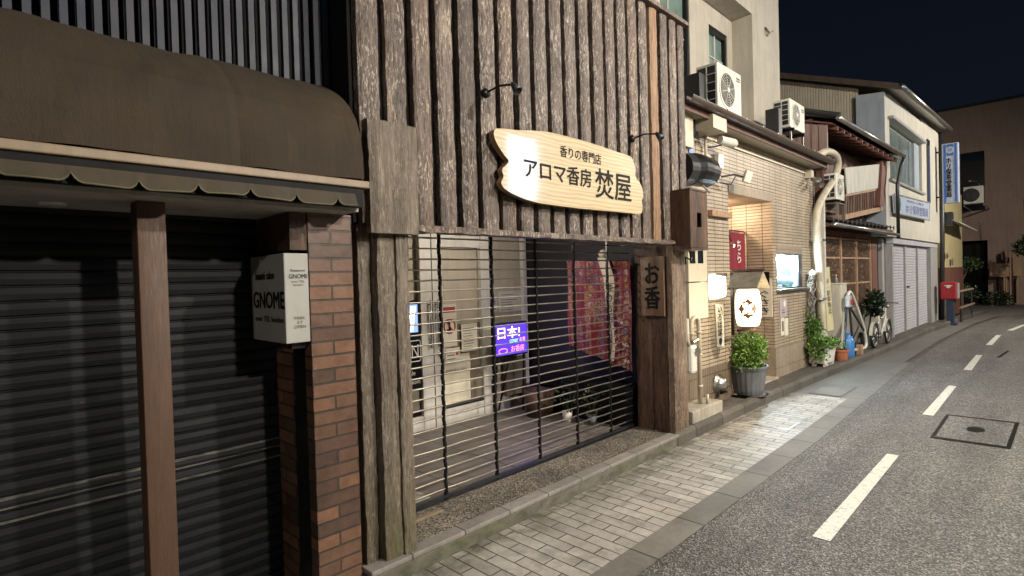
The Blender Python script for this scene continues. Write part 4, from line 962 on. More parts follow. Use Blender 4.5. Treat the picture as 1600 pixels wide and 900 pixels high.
B('bracket', M['beige_metal'], t, (10.15, 10.28, 2.90, 2.998, 3.26, 3.40))
for dx, dz in ((0, 0), (.14, -.07)):
    MB().lathe([(.04, -.08), (.045, .08), (.03, .1)], (10.18+dx, 2.84, 3.22+dz), 12, (-.6, -.8, -.3)).build('camera_body', M['steel'], t)

# ------------------------------------------------------------------ beige building above
bb = thing('beige_upper_building', 'tall cream rendered building rising behind the tiled shop', 'building', (8, 4.2, 3.6))
BY = 3.96
def holed(mb, x0, x1, z0, z1, y0, y1, holes):
    zs = sorted(holes, key=lambda h: h[0]); cur = x0
    for (a, b, c, d) in zs:
        mb.box(cur, a, y0, y1, z0, z1); mb.box(a, b, y0, y1, z0, c); mb.box(a, b, y0, y1, d, z1); cur = b
    mb.box(cur, x1, y0, y1, z0, z1)
WN = [(7.15, 8.03, 4.30, 6.05), (8.70, 9.40, 4.60, 5.74)]
m = MB(); holed(m, 5.2, 10.87, 3.5, 9.5, BY, BY+.25, WN); m.build('wall', M['beige_wall'], bb)
m = MB(); m.box(9.60, 10.87, 3.61, BY-.001, 3.5, 9.5); m.build('pier', M['beige_wall'], bb); B('overhang', M['beige_wall'], bb, (5.2, 9.60-.001, 3.61, BY-.001, 6.06, 9.5))
BE('side_wall', M['beige_wall'], bb, (10.77, 10.87, BY+.251, 9, .1, 9.5), (5.2, 5.3, BY+.251, 9, 3.5, 9.5))
for (a, b, c, d) in WN:
    f_ = B('window', M['black_metal'], bb, (a, a+.04, BY+.02, BY+.12, c, d), (b-.06, b, BY+.02, BY+.12, c, d), (a+.04, b-.06, BY+.02, BY+.12, d-.09, d), (a+.04, b-.06, BY+.02, BY+.12, c, c+.04))
    B('pane', M['green_glass'], f_, (a+.04, b-.06, BY+.08, BY+.09, c+.04, d-.09))
    B('mullion', M['alu_white'], f_, (a+.32, a+.345, BY+.055, BY+.078, c+.04, d-.09), (a+.05, b-.07, BY+.055, BY+.078, (c+d)/2+.1, (c+d)/2+.115))
B('yellow_sticker', M['yellow_tag'], bb, (7.62, 7.95, BY-.004, BY+.075, 4.34, 4.44)); B('white_sticker', M['white_plastic'], bb, (7.62, 7.95, BY-.003, BY+.074, 4.46, 4.66))
t = thing('wall_hook', 'small metal hook high on the cream pier', 'hook', (10.2, 3.6, 5.9)); m = MB(); m.tube([(10.18, 3.60, 5.98), (10.18, 3.54, 5.88), (10.28, 3.50, 5.93)], .02, 8); m.build('bar', M['steel'], t); MB().lathe([(.035, 0), (.03, .02)], (10.18, 3.605, 5.98), 12, (0, -1, 0)).build('wall_plate', M['steel'], t)
def ac_unit(label, x0, x1, y0, y1, z0, z1, style=0):
    t = thing('air_conditioner', label, 'air conditioner', ((x0+x1)/2, (y0+y1)/2, z0), 'air conditioner units on the buildings')
    h_ = z1-z0; w_ = x1-x0
    m = MB(); m.box(x0, x1, y0, y1, z0, z1); m.build('casing', M['ac_white'], t, bevel=.012)
    m = MB(); m.box(x0-.006, x0-.001, y0+.03, y1-.02, z0+.05, z1-.04); m.build('coil', M['dark_metal'], t)
    m = MB()
    for k in range(1, 5): m.box(x0-.012, x0-.0065, y0+.03, y1-.02, z0+.04+h_*.88*k/5-.004, z0+.04+h_*.88*k/5+.004)
    m.box(x0-.012, x0-.0065, (y0+y1)/2-.006, (y0+y1)/2+.006, z0+.04, z1-.04); m.build('coil_guard', M['ac_white'], t)
    cx = x0+w_*.38; r = min(h_*.42, w_*.33); cz = (z0+z1)/2
    MB().lathe([(r, 0), (r, .006), (r*.9, .008)], (cx, y0-.001, cz), 30, (0, -1, 0)).build('fan_ring', M['ac_white'], t, smooth=False)
    MB().lathe([(r*.88, 0), (0, .001)], (cx, y0-.010, cz), 30, (0, -1, 0)).build('fan_opening', M['dark_metal'], t)
    m = MB()
    for k in range(1, 7): m.ring((cx, y0-.016, cz), r*.88*k/6.5, .0028, (0, 1, 0), 26, 5)
    for k in range(4): a = k*math.pi/4+.3; m.tube([(cx-r*.88*math.cos(a), y0-.018, cz-r*.88*math.sin(a)), (cx+r*.88*math.cos(a), y0-.018, cz+r*.88*math.sin(a))], .004, 5)
    m.build('fan_guard', M['ac_white'], t)
    MB().lathe([(.035, 0), (.03, .006)], (cx, y0-.019, cz), 14, (0, -1, 0)).build('hub', M['white_plastic'], t)
    m = MB(); m.box(x0+w_*.78, x0+w_*.93, y0-.004, y0-.001, z1-.09, z1-.07); m.box(x0+w_*.78, x0+w_*.93, y0-.004, y0-.001, z1-.12, z1-.105); m.build('badge', M['ink_grey'], t)
    BE('foot', M['black_metal'], t, (x0+.08, x0+.12, y0-.03, y1+.03, z0-.05, z0-.002), (x1-.12, x1-.08, y0-.03, y1+.03, z0-.05, z0-.002))
    return t
ac_unit('large white air conditioner with a round fan on the tiled shop roof', 6.70, 7.42, 2.95, 3.23, 3.72, 4.32)
t = ac_unit('smaller white air conditioner on a steel stand at the right end of the tiled roof', 9.22, 9.92, 2.92, 3.17, 3.95, 4.40)
m = MB()
for x in (9.28, 9.86):
    for y in (2.94, 3.15): m.box(x-.015, x+.015, y-.015, y+.015, 3.63, 3.90)
m.box(9.26, 9.88, 2.925, 2.955, 3.70, 3.72); m.box(9.26, 9.88, 3.135, 3.165, 3.70, 3.72); m.build('stand', M['steel'], t)
tag(B('roof_box', M['dark_metal'], None, (6.42, 6.60, 3.05, 3.3, 3.66, 4.15), bevel=.01), 'dark grey box standing left of the large air conditioner', 'box')
tag(B('roof_box', M['dark_metal'], None, (8.95, 9.10, 3.0, 3.2, 3.66, 4.22), bevel=.01), 'dark grey box standing left of the smaller air conditioner', 'box')

# ------------------------------------------------------------------ drain pipe
t = thing('drain_pipe', 'thick cream drain pipe with an S bend at the right end of the tiled shop', 'pipe', (10.5, 2.9, .1))
def spl(P, k=6):
    P = [Vector(p) for p in P]; out = []
    for i in range(len(P)-1):
        p0, p1, p2, p3 = P[max(i-1, 0)], P[i], P[i+1], P[min(i+2, len(P)-1)]
        for q in range(k):
            s_ = q/k; out.append(.5*((2*p1)+(-p0+p2)*s_+(2*p0-5*p1+4*p2-p3)*s_*s_+(-p0+3*p1-3*p2+p3)*s_**3))
    return out+[P[-1]]
path = spl([PY(1278, 243, 2.72), PY(1292, 237, 2.72), PY(1305, 243, 2.74), PY(1309, 258, 2.76), PY(1303, 280, 2.80), PY(1288, 303, 2.85), PY(1277, 330, 2.88), PY(1276, 370, 2.88), PY(1281, 440, 2.88), (10.52, 2.88, .6), (10.55, 2.88, .1)])
m = MB(); m.tube(path, .062, 14); m.build('pipe', M['lead'], t, smooth=True)
m = MB()
for zz in (2.2, 1.2): m.box(10.30, 10.52, 2.80, 2.99, zz, zz+.03)
m.build('clamp', M['steel'], t)
B('downpipe', M['alu_white'], t, (10.66, 10.74, 2.86, 2.94, .1, 2.9))

# ------------------------------------------------------------------ old wooden house (street bends slightly, so its front is skewed)
oh = thing('old_wooden_house', 'old two storey wooden house with tiled eaves and a small balcony', 'building', (12.8, 3, .1))
def hy(x, d=0): return 3.06-.05*(x-10.8)+d          # front plane
def hw(mb, x0, x1, z0, z1, d0, d1):                 # box following the skewed front
    mb.slab([(x0, hy(x0, d0), z0), (x1, hy(x1, d0), z0), (x1, hy(x1, d0), z1), (x0, hy(x0, d0), z1)], (0, d1-d0, 0))
m = MB(); hw(m, 10.80, 14.9, .1, 4.1, .12, .3); m.build('wall', M['old_wood'], oh)
m = MB(); m.box(10.79, 10.85, 3.05, 5.2, .1, 4.4); m.build('side_wall', M['pink_corr'], oh)
m = MB(); hw(m, 11.1, 14.9, .1, .92, .0, .1); m.build('dado', plain('pale_worn_panel', (.30, .28, .24), .8, .2, 5, dirt=.5), oh)
m = MB(); hw(m, 10.9, 14.9, 2.36, 2.46, .03, .11); hw(m, 11.15, 11.35, .92, 2.36, .02, .11); hw(m, 14.35, 14.75, .92, 2.36, .02, .11); m.build('door_frame', M['old_red_wood'], oh)
m = MB()
for a in (11.36, 12.32, 13.30, 14.28): hw(m, a, a+.06, .92, 2.36, .03, .09)
for zz in (.93, 1.40, 1.92, 2.30):
    hw(m, 11.42, 14.28, zz, zz+.035, .04, .09)
m.build('sliding_window_frame', M['door_wood'], oh)
m = MB(); hw(m, 11.42, 14.28, .96, 2.33, .06, .08); m.build('pane', M['reflection_glass'], oh)
m = MB()
for k in range(10): hw(m, 14.32+.0, 14.33, .9, 2.3, -.02, .02)
# lower tiled canopy
def canopy(x0, x1, yfront0, yfront1, zf, depth, rise, mats, pitch=.23):
    n = int((x1-x0)/pitch)*6
    m = MB(); m.grid(lambda u, v: Vector((x0+(x1-x0)*u, yfront0+(yfront1-yfront0)*u+depth*v, zf+rise*v+.022*abs(math.sin(u*(x1-x0)/pitch*math.pi))-.01*((v*4) % 1))), n, 12)
    m.build('roof_tiles', mats, oh)
    m = MB()
    k = 0; x = x0
    while x < x1:
        y = yfront0+(yfront1-yfront0)*(x-x0)/(x1-x0)
        m.lathe([(.045, 0), (.045, .012), (.0, .016)], (x, y+.01, zf+.012), 10, (0, -1, 0)); x += pitch
    m.build('eave_tiles', mats, oh)
canopy(10.85, 14.4, 2.76, 2.47, 2.56, .42, .16, M['roof_tile'])
m = MB(); m.slab([(10.85, 2.80, 2.47), (14.4, 2.51, 2.47), (14.4, 2.51, 2.53), (10.85, 2.80, 2.53)], (0, .4, .06)); m.build('canopy_board', M['old_wood'], oh)
m = MB(); m.tube([(10.75, 2.72, 2.50), (14.45, 2.42, 2.42)], .035, 10); m.build('canopy_gutter', M['steel'], oh, smooth=True)
# upper storey pieces
m = MB(); m.slab([PY(1321, 262, 2.78), PY(1378, 256, 2.66), PY(1377, 293, 2.66), PY(1324, 303, 2.78)], (0, .02, 0)); m.build('balcony_screen', M['white_wall'], oh)
m = MB()
pA, pB, pC, pD = PY(1322, 307, 2.80), PY(1378, 296, 2.68), PY(1379, 322, 2.68), PY(1321, 335, 2.80)
nb = 16
for k in range(nb+1):
    t_ = k/nb; a = pA.lerp(pB, t_); b = pD.lerp(pC, t_)
    m.slab([a, a+Vector((.03 if k % 3 else .08, 0, 0)), b+Vector((.03 if k % 3 else .08, 0, 0)), b], (0, .03, 0))
m.build('balcony_railing', M['old_wood'], oh)
m = MB(); m.slab([pD, pC, pC+Vector((0, 0, -.10)), pD+Vector((0, 0, -.10))], (0, .45, 0)); m.slab([pA, pB, pB+Vector((0, 0, .05)), pA+Vector((0, 0, .05))], (0, .04, 0)); m.build('balcony_beam', M['door_wood'], oh)
m = MB(); q = [PY(1379, 250, 2.62), PY(1387, 248, 2.60), PY(1383, 320, 2.60), PY(1375, 322, 2.62)]; m.slab(q, (0, .5, 0)); m.build('corner_post', M['old_red_wood'], oh); m = MB(); q = [PY(1316, 265, 2.86), PY(1321, 263, 2.86), PY(1321, 340, 2.86), PY(1316, 342, 2.86)]; m.slab(q, (0, .15, 0)); m.build('corner_post', M['old_red_wood'], oh)
# upper roof
ea, eb = Vector((10.72, 2.66, 4.29)), Vector((14.45, 2.36, 4.12))
n = 96
m = MB(); m.grid(lambda u, v: ea.lerp(eb, u)+Vector((0, 1.5*v, .50*v+.03*abs(math.sin(u*17*math.pi))-.012*((v*6) % 1))), 102, 18); m.build('roof', M['roof_tile'], oh)
m = MB(); m.slab([ea+Vector((0, .05, -.05)), eb+Vector((0, .05, -.05)), eb+Vector((0, 1.5, .43)), ea+Vector((0, 1.5, .43))], (0, 0, -.03)); m.build('eaves_underside', M['old_red_wood'], oh)
m = MB()
for k in range(12):
    p = ea.lerp(eb, (k+.5)/12); m.slab([p+Vector((0, .03, -.085)), p+Vector((.05, .03, -.085)), p+Vector((.05, .03, -.15)), p+Vector((0, .03, -.15))], (0, .9, .30))
m.build('rafter', M['old_red_wood'], oh)
m = MB(); m.tube([ea+Vector((-.05, -.05, 0)), eb+Vector((.06, -.05, 0))], .045, 10); m.build('gutter', M['steel'], oh, smooth=True)
m = MB(); m.slab([ea+Vector((0, .02, .02)), ea+Vector((0, 1.5, .5)), ea+Vector((0, 1.5, .62)), ea+Vector((0, .02, .12))], (.05, 0, 0)); m.tube([ea+Vector((0, -.06, .05)), ea+Vector((.02, .75, .35)), ea+Vector((.02, 1.6, .60))], .05, 8); m.build('verge_tile', M['roof_tile'], oh)
m = MB(); m.tube([eb+Vector((.04, -.05, -.02)), eb+Vector((.06, .02, -.25)), PY(1402, 290, 2.40), PY(1404, 372, 2.44)], .035, 10); m.build('downpipe', M['dark_metal'], oh, smooth=True)
m = MB()
for k in range(18): m.slab([PX(1266+k*1.8, 188+k*.4, 10.9-.02*(k % 2)), PX(1266+k*1.8+1.5, 188+k*.4, 10.9-.02*(k % 2)), PX(1266+k*1.8+1.5, 250, 10.9-.02*(k % 2)), PX(1266+k*1.8, 250, 10.9-.02*(k % 2))], (.02, 0, 0))
# gable cladding facing -x above the tiled roof
m = MB()
gy = [(2.80+.06*k) for k in range(40)]
for k, y in enumerate(gy): m.box(10.70-.012*(k % 2), 10.76, y, y+.06, 3.45, 4.22+.30*(y-2.8)/1.2)
m.build('corrugated_gable', M['pink_corr'], oh)
m = MB(); hw(m, 10.9, 11.6, 2.75, 3.6, -.12, .1); m.build('shutter_box', M['old_wood'], oh)
t = ac_unit('old air conditioner on the little roof between the drain pipe and balcony', 10.98, 11.5, 2.74, 2.95, 2.95, 3.42)
m = MB(); m.box(11.0, 11.04, 2.72, 2.76, 2.6, 2.9); m.box(11.4, 11.44, 2.72, 2.76, 2.6, 2.9); m.box(10.98, 11.5, 2.72, 2.96, 2.875, 2.898); m.build('stand', M['steel'], t)

# ------------------------------------------------------------------ white shop
ws = thing('white_shop_building', 'two storey pale shop with a grey roller shutter and wide upper window', 'building', (17.5, 3, .1))
def wy(x, d=0): return 2.62-.022*(x-14.4)+d
def ww(mb, x0, x1, z0, z1, d0, d1, zz=None):
    a, b = (z1, z1) if zz is None else zz
    mb.slab([(x0, wy(x0, d0), z0), (x1, wy(x1, d0), z0), (x1, wy(x1, d0), b), (x0, wy(x0, d0), a)], (0, d1-d0, 0))
x0, x1 = 14.35, 20.9
UW = (14.75, 18.35, 3.70, 5.02)
m = MB(); ww(m, x0, UW[0], 2.42, 5.55, 0, .2); ww(m, UW[1], x1, 2.42, 5.7, 0, .2); ww(m, UW[0], UW[1], 2.42, UW[2], 0, .2); ww(m, UW[0], UW[1], UW[3], 5.6, 0, .2); m.build('upper_wall', M['white_wall'], ws)
m = MB(); m.slab([(x0, wy(x0, .201), 2.42), (x0, 3.15, 2.42), (x0, 3.15, 5.6), (x0, wy(x0, .201), 5.55)], (.2, 0, 0)); m.slab([(x0-.006, wy(x0, .002), 2.42), (x0-.006, 3.16, 2.42), (x0-.006, 3.16, 5.6), (x0-.006, wy(x0, .002), 5.55)], (.005, 0, 0)); m.build('return_wall', M['bluegrey'], ws)
m = MB(); ww(m, UW[0], UW[1], UW[2], UW[3], .12, .13); f_ = m.build('window', M['grey_alu'], ws)
m = MB()
for a, b in ((UW[0]+.05, 16.2), (16.3, 17.2), (17.3, UW[1]-.7)): ww(m, a, b, UW[2]+.06, UW[3]-.08, .10, .115)
m.build('pane', M['pale_glass'], f_)
m = MB(); ww(m, UW[1]-.62, UW[1]-.02, UW[2]+.02, UW[3]-.05, .06, .115); m.build('shutter_case', M['bluegrey'], f_)
m = MB(); ww(m, UW[0]-.1, UW[1]+.1, UW[3], UW[3]+.06, -.10, .0); ww(m, UW[0]-.1, UW[1]+.1, UW[2]-.05, UW[2], -.06, .0); m.build('sill', M['grey_alu'], f_)
m = MB(); ww(m, 19.0, 19.35, 3.5, 5.25, -.03, .0); m.build('slit_window', M['dark_glass'], ws)
m = MB()
for k in range(4): m.slab([(x0-.1, wy(x0)-.28-.0*k, 5.53+.0*k), (x1+.25, wy(x1)-.22, 5.80), (x1+.25, 5.5, 6.75), (x0-.1, 5.5, 6.72)], (0, 0, .07)) if k == 0 else None
m.build('roof', M['grey_alu'], ws)
m = MB(); m.tube([(x0-.1, wy(x0)-.33, 5.55), (x1+.25, wy(x1)-.27, 5.81)], .06, 10); m.build('gutter', M['steel'], ws, smooth=True)
m = MB(); cx = x0+.12
m.slab([(cx, 3.15, .1), (cx, 5.5, .1), (cx, 5.5, 6.7), (cx, 3.15, 5.78)], (.1, 0, 0)); 
for k in range(40):
    y = 3.16+.058*k; zt = 5.75+(y-3.15)*.395; m.slab([(cx-.012, y, 3.5), (cx-.012, y+.03, 3.5), (cx-.012, y+.03, zt), (cx-.012, y, zt)], (.013, 0, 0))
m.build('gable_wall', M['stucco'], ws)
m = MB(); m.slab([(x0-.14, wy(x0)-.28, 5.50), (x0-.14, 5.5, 6.69), (x0-.14, 5.5, 6.82), (x0-.14, wy(x0)-.28, 5.63)], (.04, 0, 0)); m.build('barge_board', M['gutter_metal'], ws)
# shutters below
m = MB(); z = .1; pr_ = []
while z < 2.28: pr_ += [(0, z), (-.012, z+.012), (-.012, z+.05), (0, z+.062)]; z += .07
for a, b in ((15.35, 16.75), (16.82, 18.25), (18.32, 19.75)):
    n = len(pr_); m.add([(x, wy(x, .16)+dy, zz) for x in (a, b) for dy, zz in pr_], [(i, n+i, n+i+1, i+1) for i in range(n-1)])
m.build('roller_shutter', M['shutter_grey'], ws)
for q in ((15.22, 15.34, 2.27, .08, .22), (16.76, 16.81, 2.27, .11, .2), (18.26, 18.31, 2.27, .11, .2), (19.76, 20.85, 2.27, .055, .25), (14.95, 15.2, 2.40, .22, .3)):
    m = MB(); ww(m, q[0], q[1], .1, q[2], q[3], q[4]); m.build('shutter_post', M['grey_alu'], ws)
m = MB(); ww(m, 15.22, 20.85, 2.28, 2.415, .05, .2); m.build('shutter_head', M['shutter_grey'], ws)
m = MB(); ww(m, 17.1, 17.3, 1.2, 1.24, .12, .14); m.build('shutter_handle', M['dark_metal'], ws)
m = MB(); ww(m, 14.95, 20.9, .1, 5.4, .35, 2.5); m.build('body', M['black'], ws)
m = MB(); m.tube([(20.95, 2.42, 5.75), (20.95, 2.42, 2.5), (20.95, 2.46, .1)], .06, 10); m.build('downpipe', M['dark_metal'], ws, smooth=True)
# pharmacy signs
t = thing('pharmacy_fascia_sign', 'long pale sign with a green cross and blue characters over the grey shutter', 'sign', (17.2, 2.5, 3.2))
q = [PY(1398, 303, 2.52), PY(1452, 317, 2.42), PY(1452, 344, 2.42), PY(1400, 333, 2.52)]
m = MB(); m.slab(q, (0, .05, 0)); m.build('panel', M['pale_sign'], t)
m = MB()
for a, b in zip(q, q[1:]+q[:1]): m.tube([a, b], .02, 6)
m.build('border', M['grey_alu'], t)
cen = (q[0]+q[1]+q[2]+q[3])/4; ux = (q[1]-q[0]).normalized(); W_ = (q[1]-q[0]).length
text('ホリ保寿堂薬局', cen+ux*W_*.10+Vector((0, -.004, -.06)), ux, ZP, W_*.68, .22, M['ink_faded_blue'], t)
text('処方せん受付', cen+ux*W_*.05+Vector((0, -.004, .13)), ux, ZP, W_*.5, .06, M['ink_grey'], t, 'small_lettering')
c = q[0].lerp(q[3], .5)+ux*W_*.09+Vector((0, -.012, 0)); m = MB(); m.slab([c+Vector((-.13, 0, -.05)), c+Vector((.13, 0, -.05)), c+Vector((.13, 0, .05)), c+Vector((-.13, 0, .05))], (0, -.003, 0)); m.slab([c+Vector((-.06, -.004, -.14)), c+Vector((.06, -.004, -.14)), c+Vector((.06, -.004, .14)), c+Vector((-.06, -.004, .14))], (0, -.002, 0)); m.build('cross_mark', M['green'], t)
t = thing('pharmacy_blade_sign', 'tall blue and white projecting sign with upright characters and a round mark', 'sign', (20, 2.1, 4.3))
xs_ = 20.3; a = PX(1470, 225, xs_); b = PX(1500, 222, xs_); c = PX(1504, 315, xs_); d = PX(1474, 318, xs_)
yl, yr = (a.y+d.y)/2, (b.y+c.y)/2; zt, zb = (a.z+b.z)/2, (c.z+d.z)/2
yr += .06
m = MB(); m.box(xs_, xs_+.22, yr, yl, zb, zt); m.build('casing', M['pale_sign'], t, bevel=.01)
B('stripe', M['blue_sign'], t, (xs_-.006, xs_-.001, yl-.09, yl-.035, zb+.02, zt-.02), (xs_-.006, xs_-.001, yr+.035, yr+.09, zb+.02, zt-.02))
B('header', M['blue_sign'], t, (xs_-.006, xs_-.001, yr+.11, yl-.11, zt-.36, zt-.03))
ym = (yl+yr)/2; MB().lathe([(.10, 0), (.10, .004)], (xs_-.007, ym, zt-.195), 20, (-1, 0, 0)).build('round_mark', M['pale_sign'], t)
text('保', (xs_-.0125, ym, zt-.195), (0, -1, 0), ZP, .10, .10, M['blue_sign'], t, 'small_lettering')
text('ホ\nリ\n保\n寿\n堂\n薬\n局', (xs_-.002, ym+.035, (zt+zb)/2-.13), (0, -1, 0), ZP, .13, (zt-zb)*.66, M['ink'], t, bold=.04, line=.9)
text('ホ\nリ\nホ\nジ\nュ\nド\nウ', (xs_-.002, ym-.075, (zt+zb)/2+.02), (0, -1, 0), ZP, .04, (zt-zb)*.42, M['ink_grey'], t, 'small_lettering')
m = MB(); m.tube([(xs_+.1, yl, zt-.2), (xs_+.1, 2.52, zt-.2)], .025); m.tube([(xs_+.1, yl, zb+.2), (xs_+.1, 2.52, zb+.2)], .025); m.build('bracket', M['dark_metal'], t)

# ------------------------------------------------------------------ yellow house
yh = thing('yellow_house', 'narrow yellow rendered house with a little metal canopy', 'building', (23, 2.8, .1))
m = MB(); m.slab([(21.08, 2.5, 1.68), (25.9, 2.42, 1.68), (25.9, 2.42, 4.3), (21.08, 2.5, 4.3)], (0, 1.5, 0)); m.build('wall', M['yellow_wall'], yh)
m = MB(); m.slab([(21.08, 2.48, .1), (25.9, 2.40, .1), (25.9, 2.40, 1.675), (21.08, 2.48, 1.675)], (0, 1.5, 0)); m.build('board_dado', M['old_red_wood'], yh)
m = MB(); m.slab([(21.2, 2.05, 3.02), (25.2, 1.95, 2.92), (25.2, 2.42, 3.12), (21.2, 2.5, 3.22)], (0, 0, .04)); m.build('canopy', M['grey_alu'], yh)
m = MB(); m.box(21.1, 21.5, 2.2, 2.48, 2.95, 3.35); m.build('meter_box', M['dark_metal'], yh)
m = MB(); m.lathe([(.09, 0), (.09, .03), (0, .06)], (22.0, 2.45, 2.05), 14, (0, -1, 0)); m.box(22.9, 23.1, 2.40, 2.44, 1.75, 1.95); m.build('wall_fitting', M['steel'], yh)

# ------------------------------------------------------------------ end building across the bend
FX = 32.0
fb = thing('brown_end_building', 'large dim brown building closing the street with a black doorway opening', 'building', (32, 0, 0))
def onx(*p): return PX(*p, FX)
tl = onx(1445, 180); op = [onx(1497, 375), onx(1543, 375), onx(1543, 472)]
wn = [onx(1500, 240), onx(1538, 235), onx(1540, 328)]
ztop = tl.z; oy0, oy1 = op[1].y, op[0].y+.2; oz = op[1].z; wy0, wy1, wz0, wz1 = wn[1].y, wn[0].y, wn[2].z, wn[1].z
m = MB()
m.box(FX, FX+.3, oy1, 9, 0, ztop); m.box(FX, FX+.3, -14, oy0, 0, ztop); m.box(FX, FX+.3, oy0, oy1, oz, wz0); m.box(FX, FX+.3, oy0, oy1, wz1, ztop)
m.box(FX, FX+.3, oy0, wy0, wz0, wz1) if wy0 > oy0 else None; m.box(FX, FX+.3, min(wy1, oy1), oy1, wz0, wz1)
m.build('wall', M['far_wall'], fb)
B('doorway', M['black'], fb, (FX+.6, FX+.7, oy0-.5, oy1+.5, 0, oz+.3)); 
f_ = B('window', M['dark_metal'], fb, (FX+.1, FX+.14, wy0-.1, wy1+.1, wz0-.05, wz1+.05)); B('pane', M['dark_glass'], f_, (FX+.08, FX+.098, wy0, wy1, wz0, wz1))
B('roof_edge', M['dark_metal'], fb, (FX-.05, FX+.4, -14, 9, ztop, ztop+.12))
# AC on it
t = thing('air_conditioner', 'white air conditioner hung on the brown end building by the blue sign', 'air conditioner', (31, 2, 4), 'air conditioner units on the buildings')
a = PX(1504, 292, 29.0); b = PX(1536, 316, 29.0); y0_, y1_, z0_, z1_ = b.y, a.y, b.z, a.z
m = MB(); m.box(29.2, 29.6, y0_, y1_, z0_, z1_); m.build('casing', M['ac_white'], t, bevel=.02)
MB().lathe([((z1_-z0_)*.4, 0), ((z1_-z0_)*.38, .01)], (29.199, y0_+(y1_-y0_)*.62, (z0_+z1_)/2), 20, (-1, 0, 0)).build('fan_guard', M['dark_metal'], t)
m = MB(); m.tube([(29.4, y0_, z0_-.05), (32, y0_, z0_-.05)], .03); m.tube([(29.4, y1_, z0_-.05), (32, y1_, z0_-.05)], .03); m.tube([(29.4, y1_-.2, z1_+.25), (31.9, y1_-.2, z1_+.5)], .04); m.build('bracket', M['steel'], t)
# timber gate structure
t = thing('timber_gate', 'rough timber post and rail structure before the brown end building', 'gate', (31.5, 1.2, 0))
def sx(px0, py0, px1, py1, x=31.4): a = PX(px0, py0, x); b = PX(px1, py1, x); return (x, x+.12, min(a.y, b.y), max(a.y, b.y), max(min(a.z, b.z), -.01), max(a.z, b.z))
B('post', M['door_wood'], t, sx(1571, 392, 1574, 474), sx(1577, 392, 1581, 474), sx(1568, 432, 1571, 474, 31.2), sx(1589, 432, 1592, 472)); B('rail', M['door_wood'], t, sx(1546, 412, 1577, 432, 31.25), sx(1582, 398, 1597, 431, 31.55))
B('leaf', M['old_wood'], t, sx(1564, 393, 1570, 418, 31.6), sx(1560, 434, 1567, 474, 31.6), sx(1582, 432, 1588, 474, 31.7))
t = thing('shrub', 'small dark shrub at the foot of the timber gate', 'shrub', (30.8, 1.6, 0)); m = MB(); foliage(m, (30.8, 1.75, .3), (.35, .5, .3), 500, .09, 12); m.build('foliage', M['leaf_dark'], t)
m = MB(); m.tube([(30.8, 1.75, -.01), (30.8, 1.75, .3)], .03); m.build('stem', M['bark'], t)
t = thing('street_tree', 'dark foliage of a small tree at the right edge of the brown building', 'tree', (29, .6, 0)); p = PX(1600, 388, 29.0)
m = MB(); foliage(m, p, (.3, .32, .32), 380, .1, 15); foliage(m, p+Vector((0, -.2, .3)), (.25, .25, .25), 220, .1, 16); m.build('crown', M['leaf_dark'], t)
m = MB(); m.tube([(29, p.y-.2, -.01), (29.05, p.y-.2, 1.2), (29, p.y-.1, p.z), (29, p.y+.0, p.z+1.9)], [.06, .05, .04, .012], 8); m.build('trunk', M['bark'], t)
t = thing('garden_shrub', 'leafy green shrub leaning out past the yellow house', 'shrub', (26.5, 2.3, 0))
p = PX(1513, 418, 26.3); m = MB(); foliage(m, p+Vector((0, 0, .1)), (.4, .42, .26), 380, .1, 21, shell=.3); foliage(m, p+Vector((.1, .45, -.5)), (.22, .22, .24), 120, .1, 22); foliage(m, PX(1508, 455, 26.4), (.4, .42, .28), 260, .09, 23); m.build('foliage', M['leaf_dim'], t)
m = MB(); m.tube([(26.4, p.y+.3, 0), (26.35, p.y+.25, 1.0), (26.3, p.y, p.z)], [.05, .04, .02], 8); m.build('stem', M['bark'], t)
t = thing('guard_rail', 'pale two bar guard rail beyond the red post box', 'railing', (25, 2, 0))
m = MB()
for (a, b) in (((1498, 456), (1517, 448)), ((1500, 474), (1518, 465))): p0 = PY(a[0], a[1], 2.06); p1 = p0+Vector((2.7, -.1, 0)); p0.z = p1.z = .95 if a[1] < 460 else .45; m.tube([p0, p1], .035, 8)
m.build('bar', M['trim_tan'], t)
p0 = PY(1499, 470, 2.06); m = MB(); m.tube([(p0.x+.4, 2.06, .0), (p0.x+.4, 2.06, 1.0)], .025, 8); m.tube([(p0.x+2.4, 1.98, .0), (p0.x+2.4, 1.98, 1.0)], .025, 8); m.build('post', M['dark_metal'], t)

# red post box
t = thing('post_box', 'red square post box on a dark post beside the yellow house', 'post box', (20.6, 2.1, 0))
bx_ = 20.2; a = PX(1469, 441, bx_); b = PX(1495, 468, bx_)
m = MB(); m.box(bx_, bx_+.38, b.y, a.y, b.z, a.z); m.build('body', M['red_paint'], t, bevel=.03)
B('side_panel', M['grey_alu'], t, (bx_+.02, bx_+.36, b.y-.03, b.y-.001, b.z+.03, a.z-.03)); yc = (a.y+b.y)/2
m = MB(); m.lathe([(.05, 0), (.045, .004)], (bx_-.001, yc, a.z-.13), 12, (-1, 0, 0)); m.box(bx_-.006, bx_-.001, yc-.09, yc+.09, a.z-.115, a.z-.09); m.build('mark', M['white_ink'], t)
m = MB(); m.box(bx_+.12, bx_+.27, yc-.11, yc+.07, .02, b.z-.002); m.box(bx_+.05, bx_+.34, yc-.17, yc+.13, 0, .06); m.build('post', M['navy'], t, bevel=.01)
tag(MB().slab([PX(1473, 470, 21.0), PX(1484, 470, 21.0), PX(1484, 500, 21.0), PX(1478, 500, 21.0)], (.05, 0, 0)).build('leaning_board', M['concrete']), 'grey weathered board leaning behind the red post box', 'board')

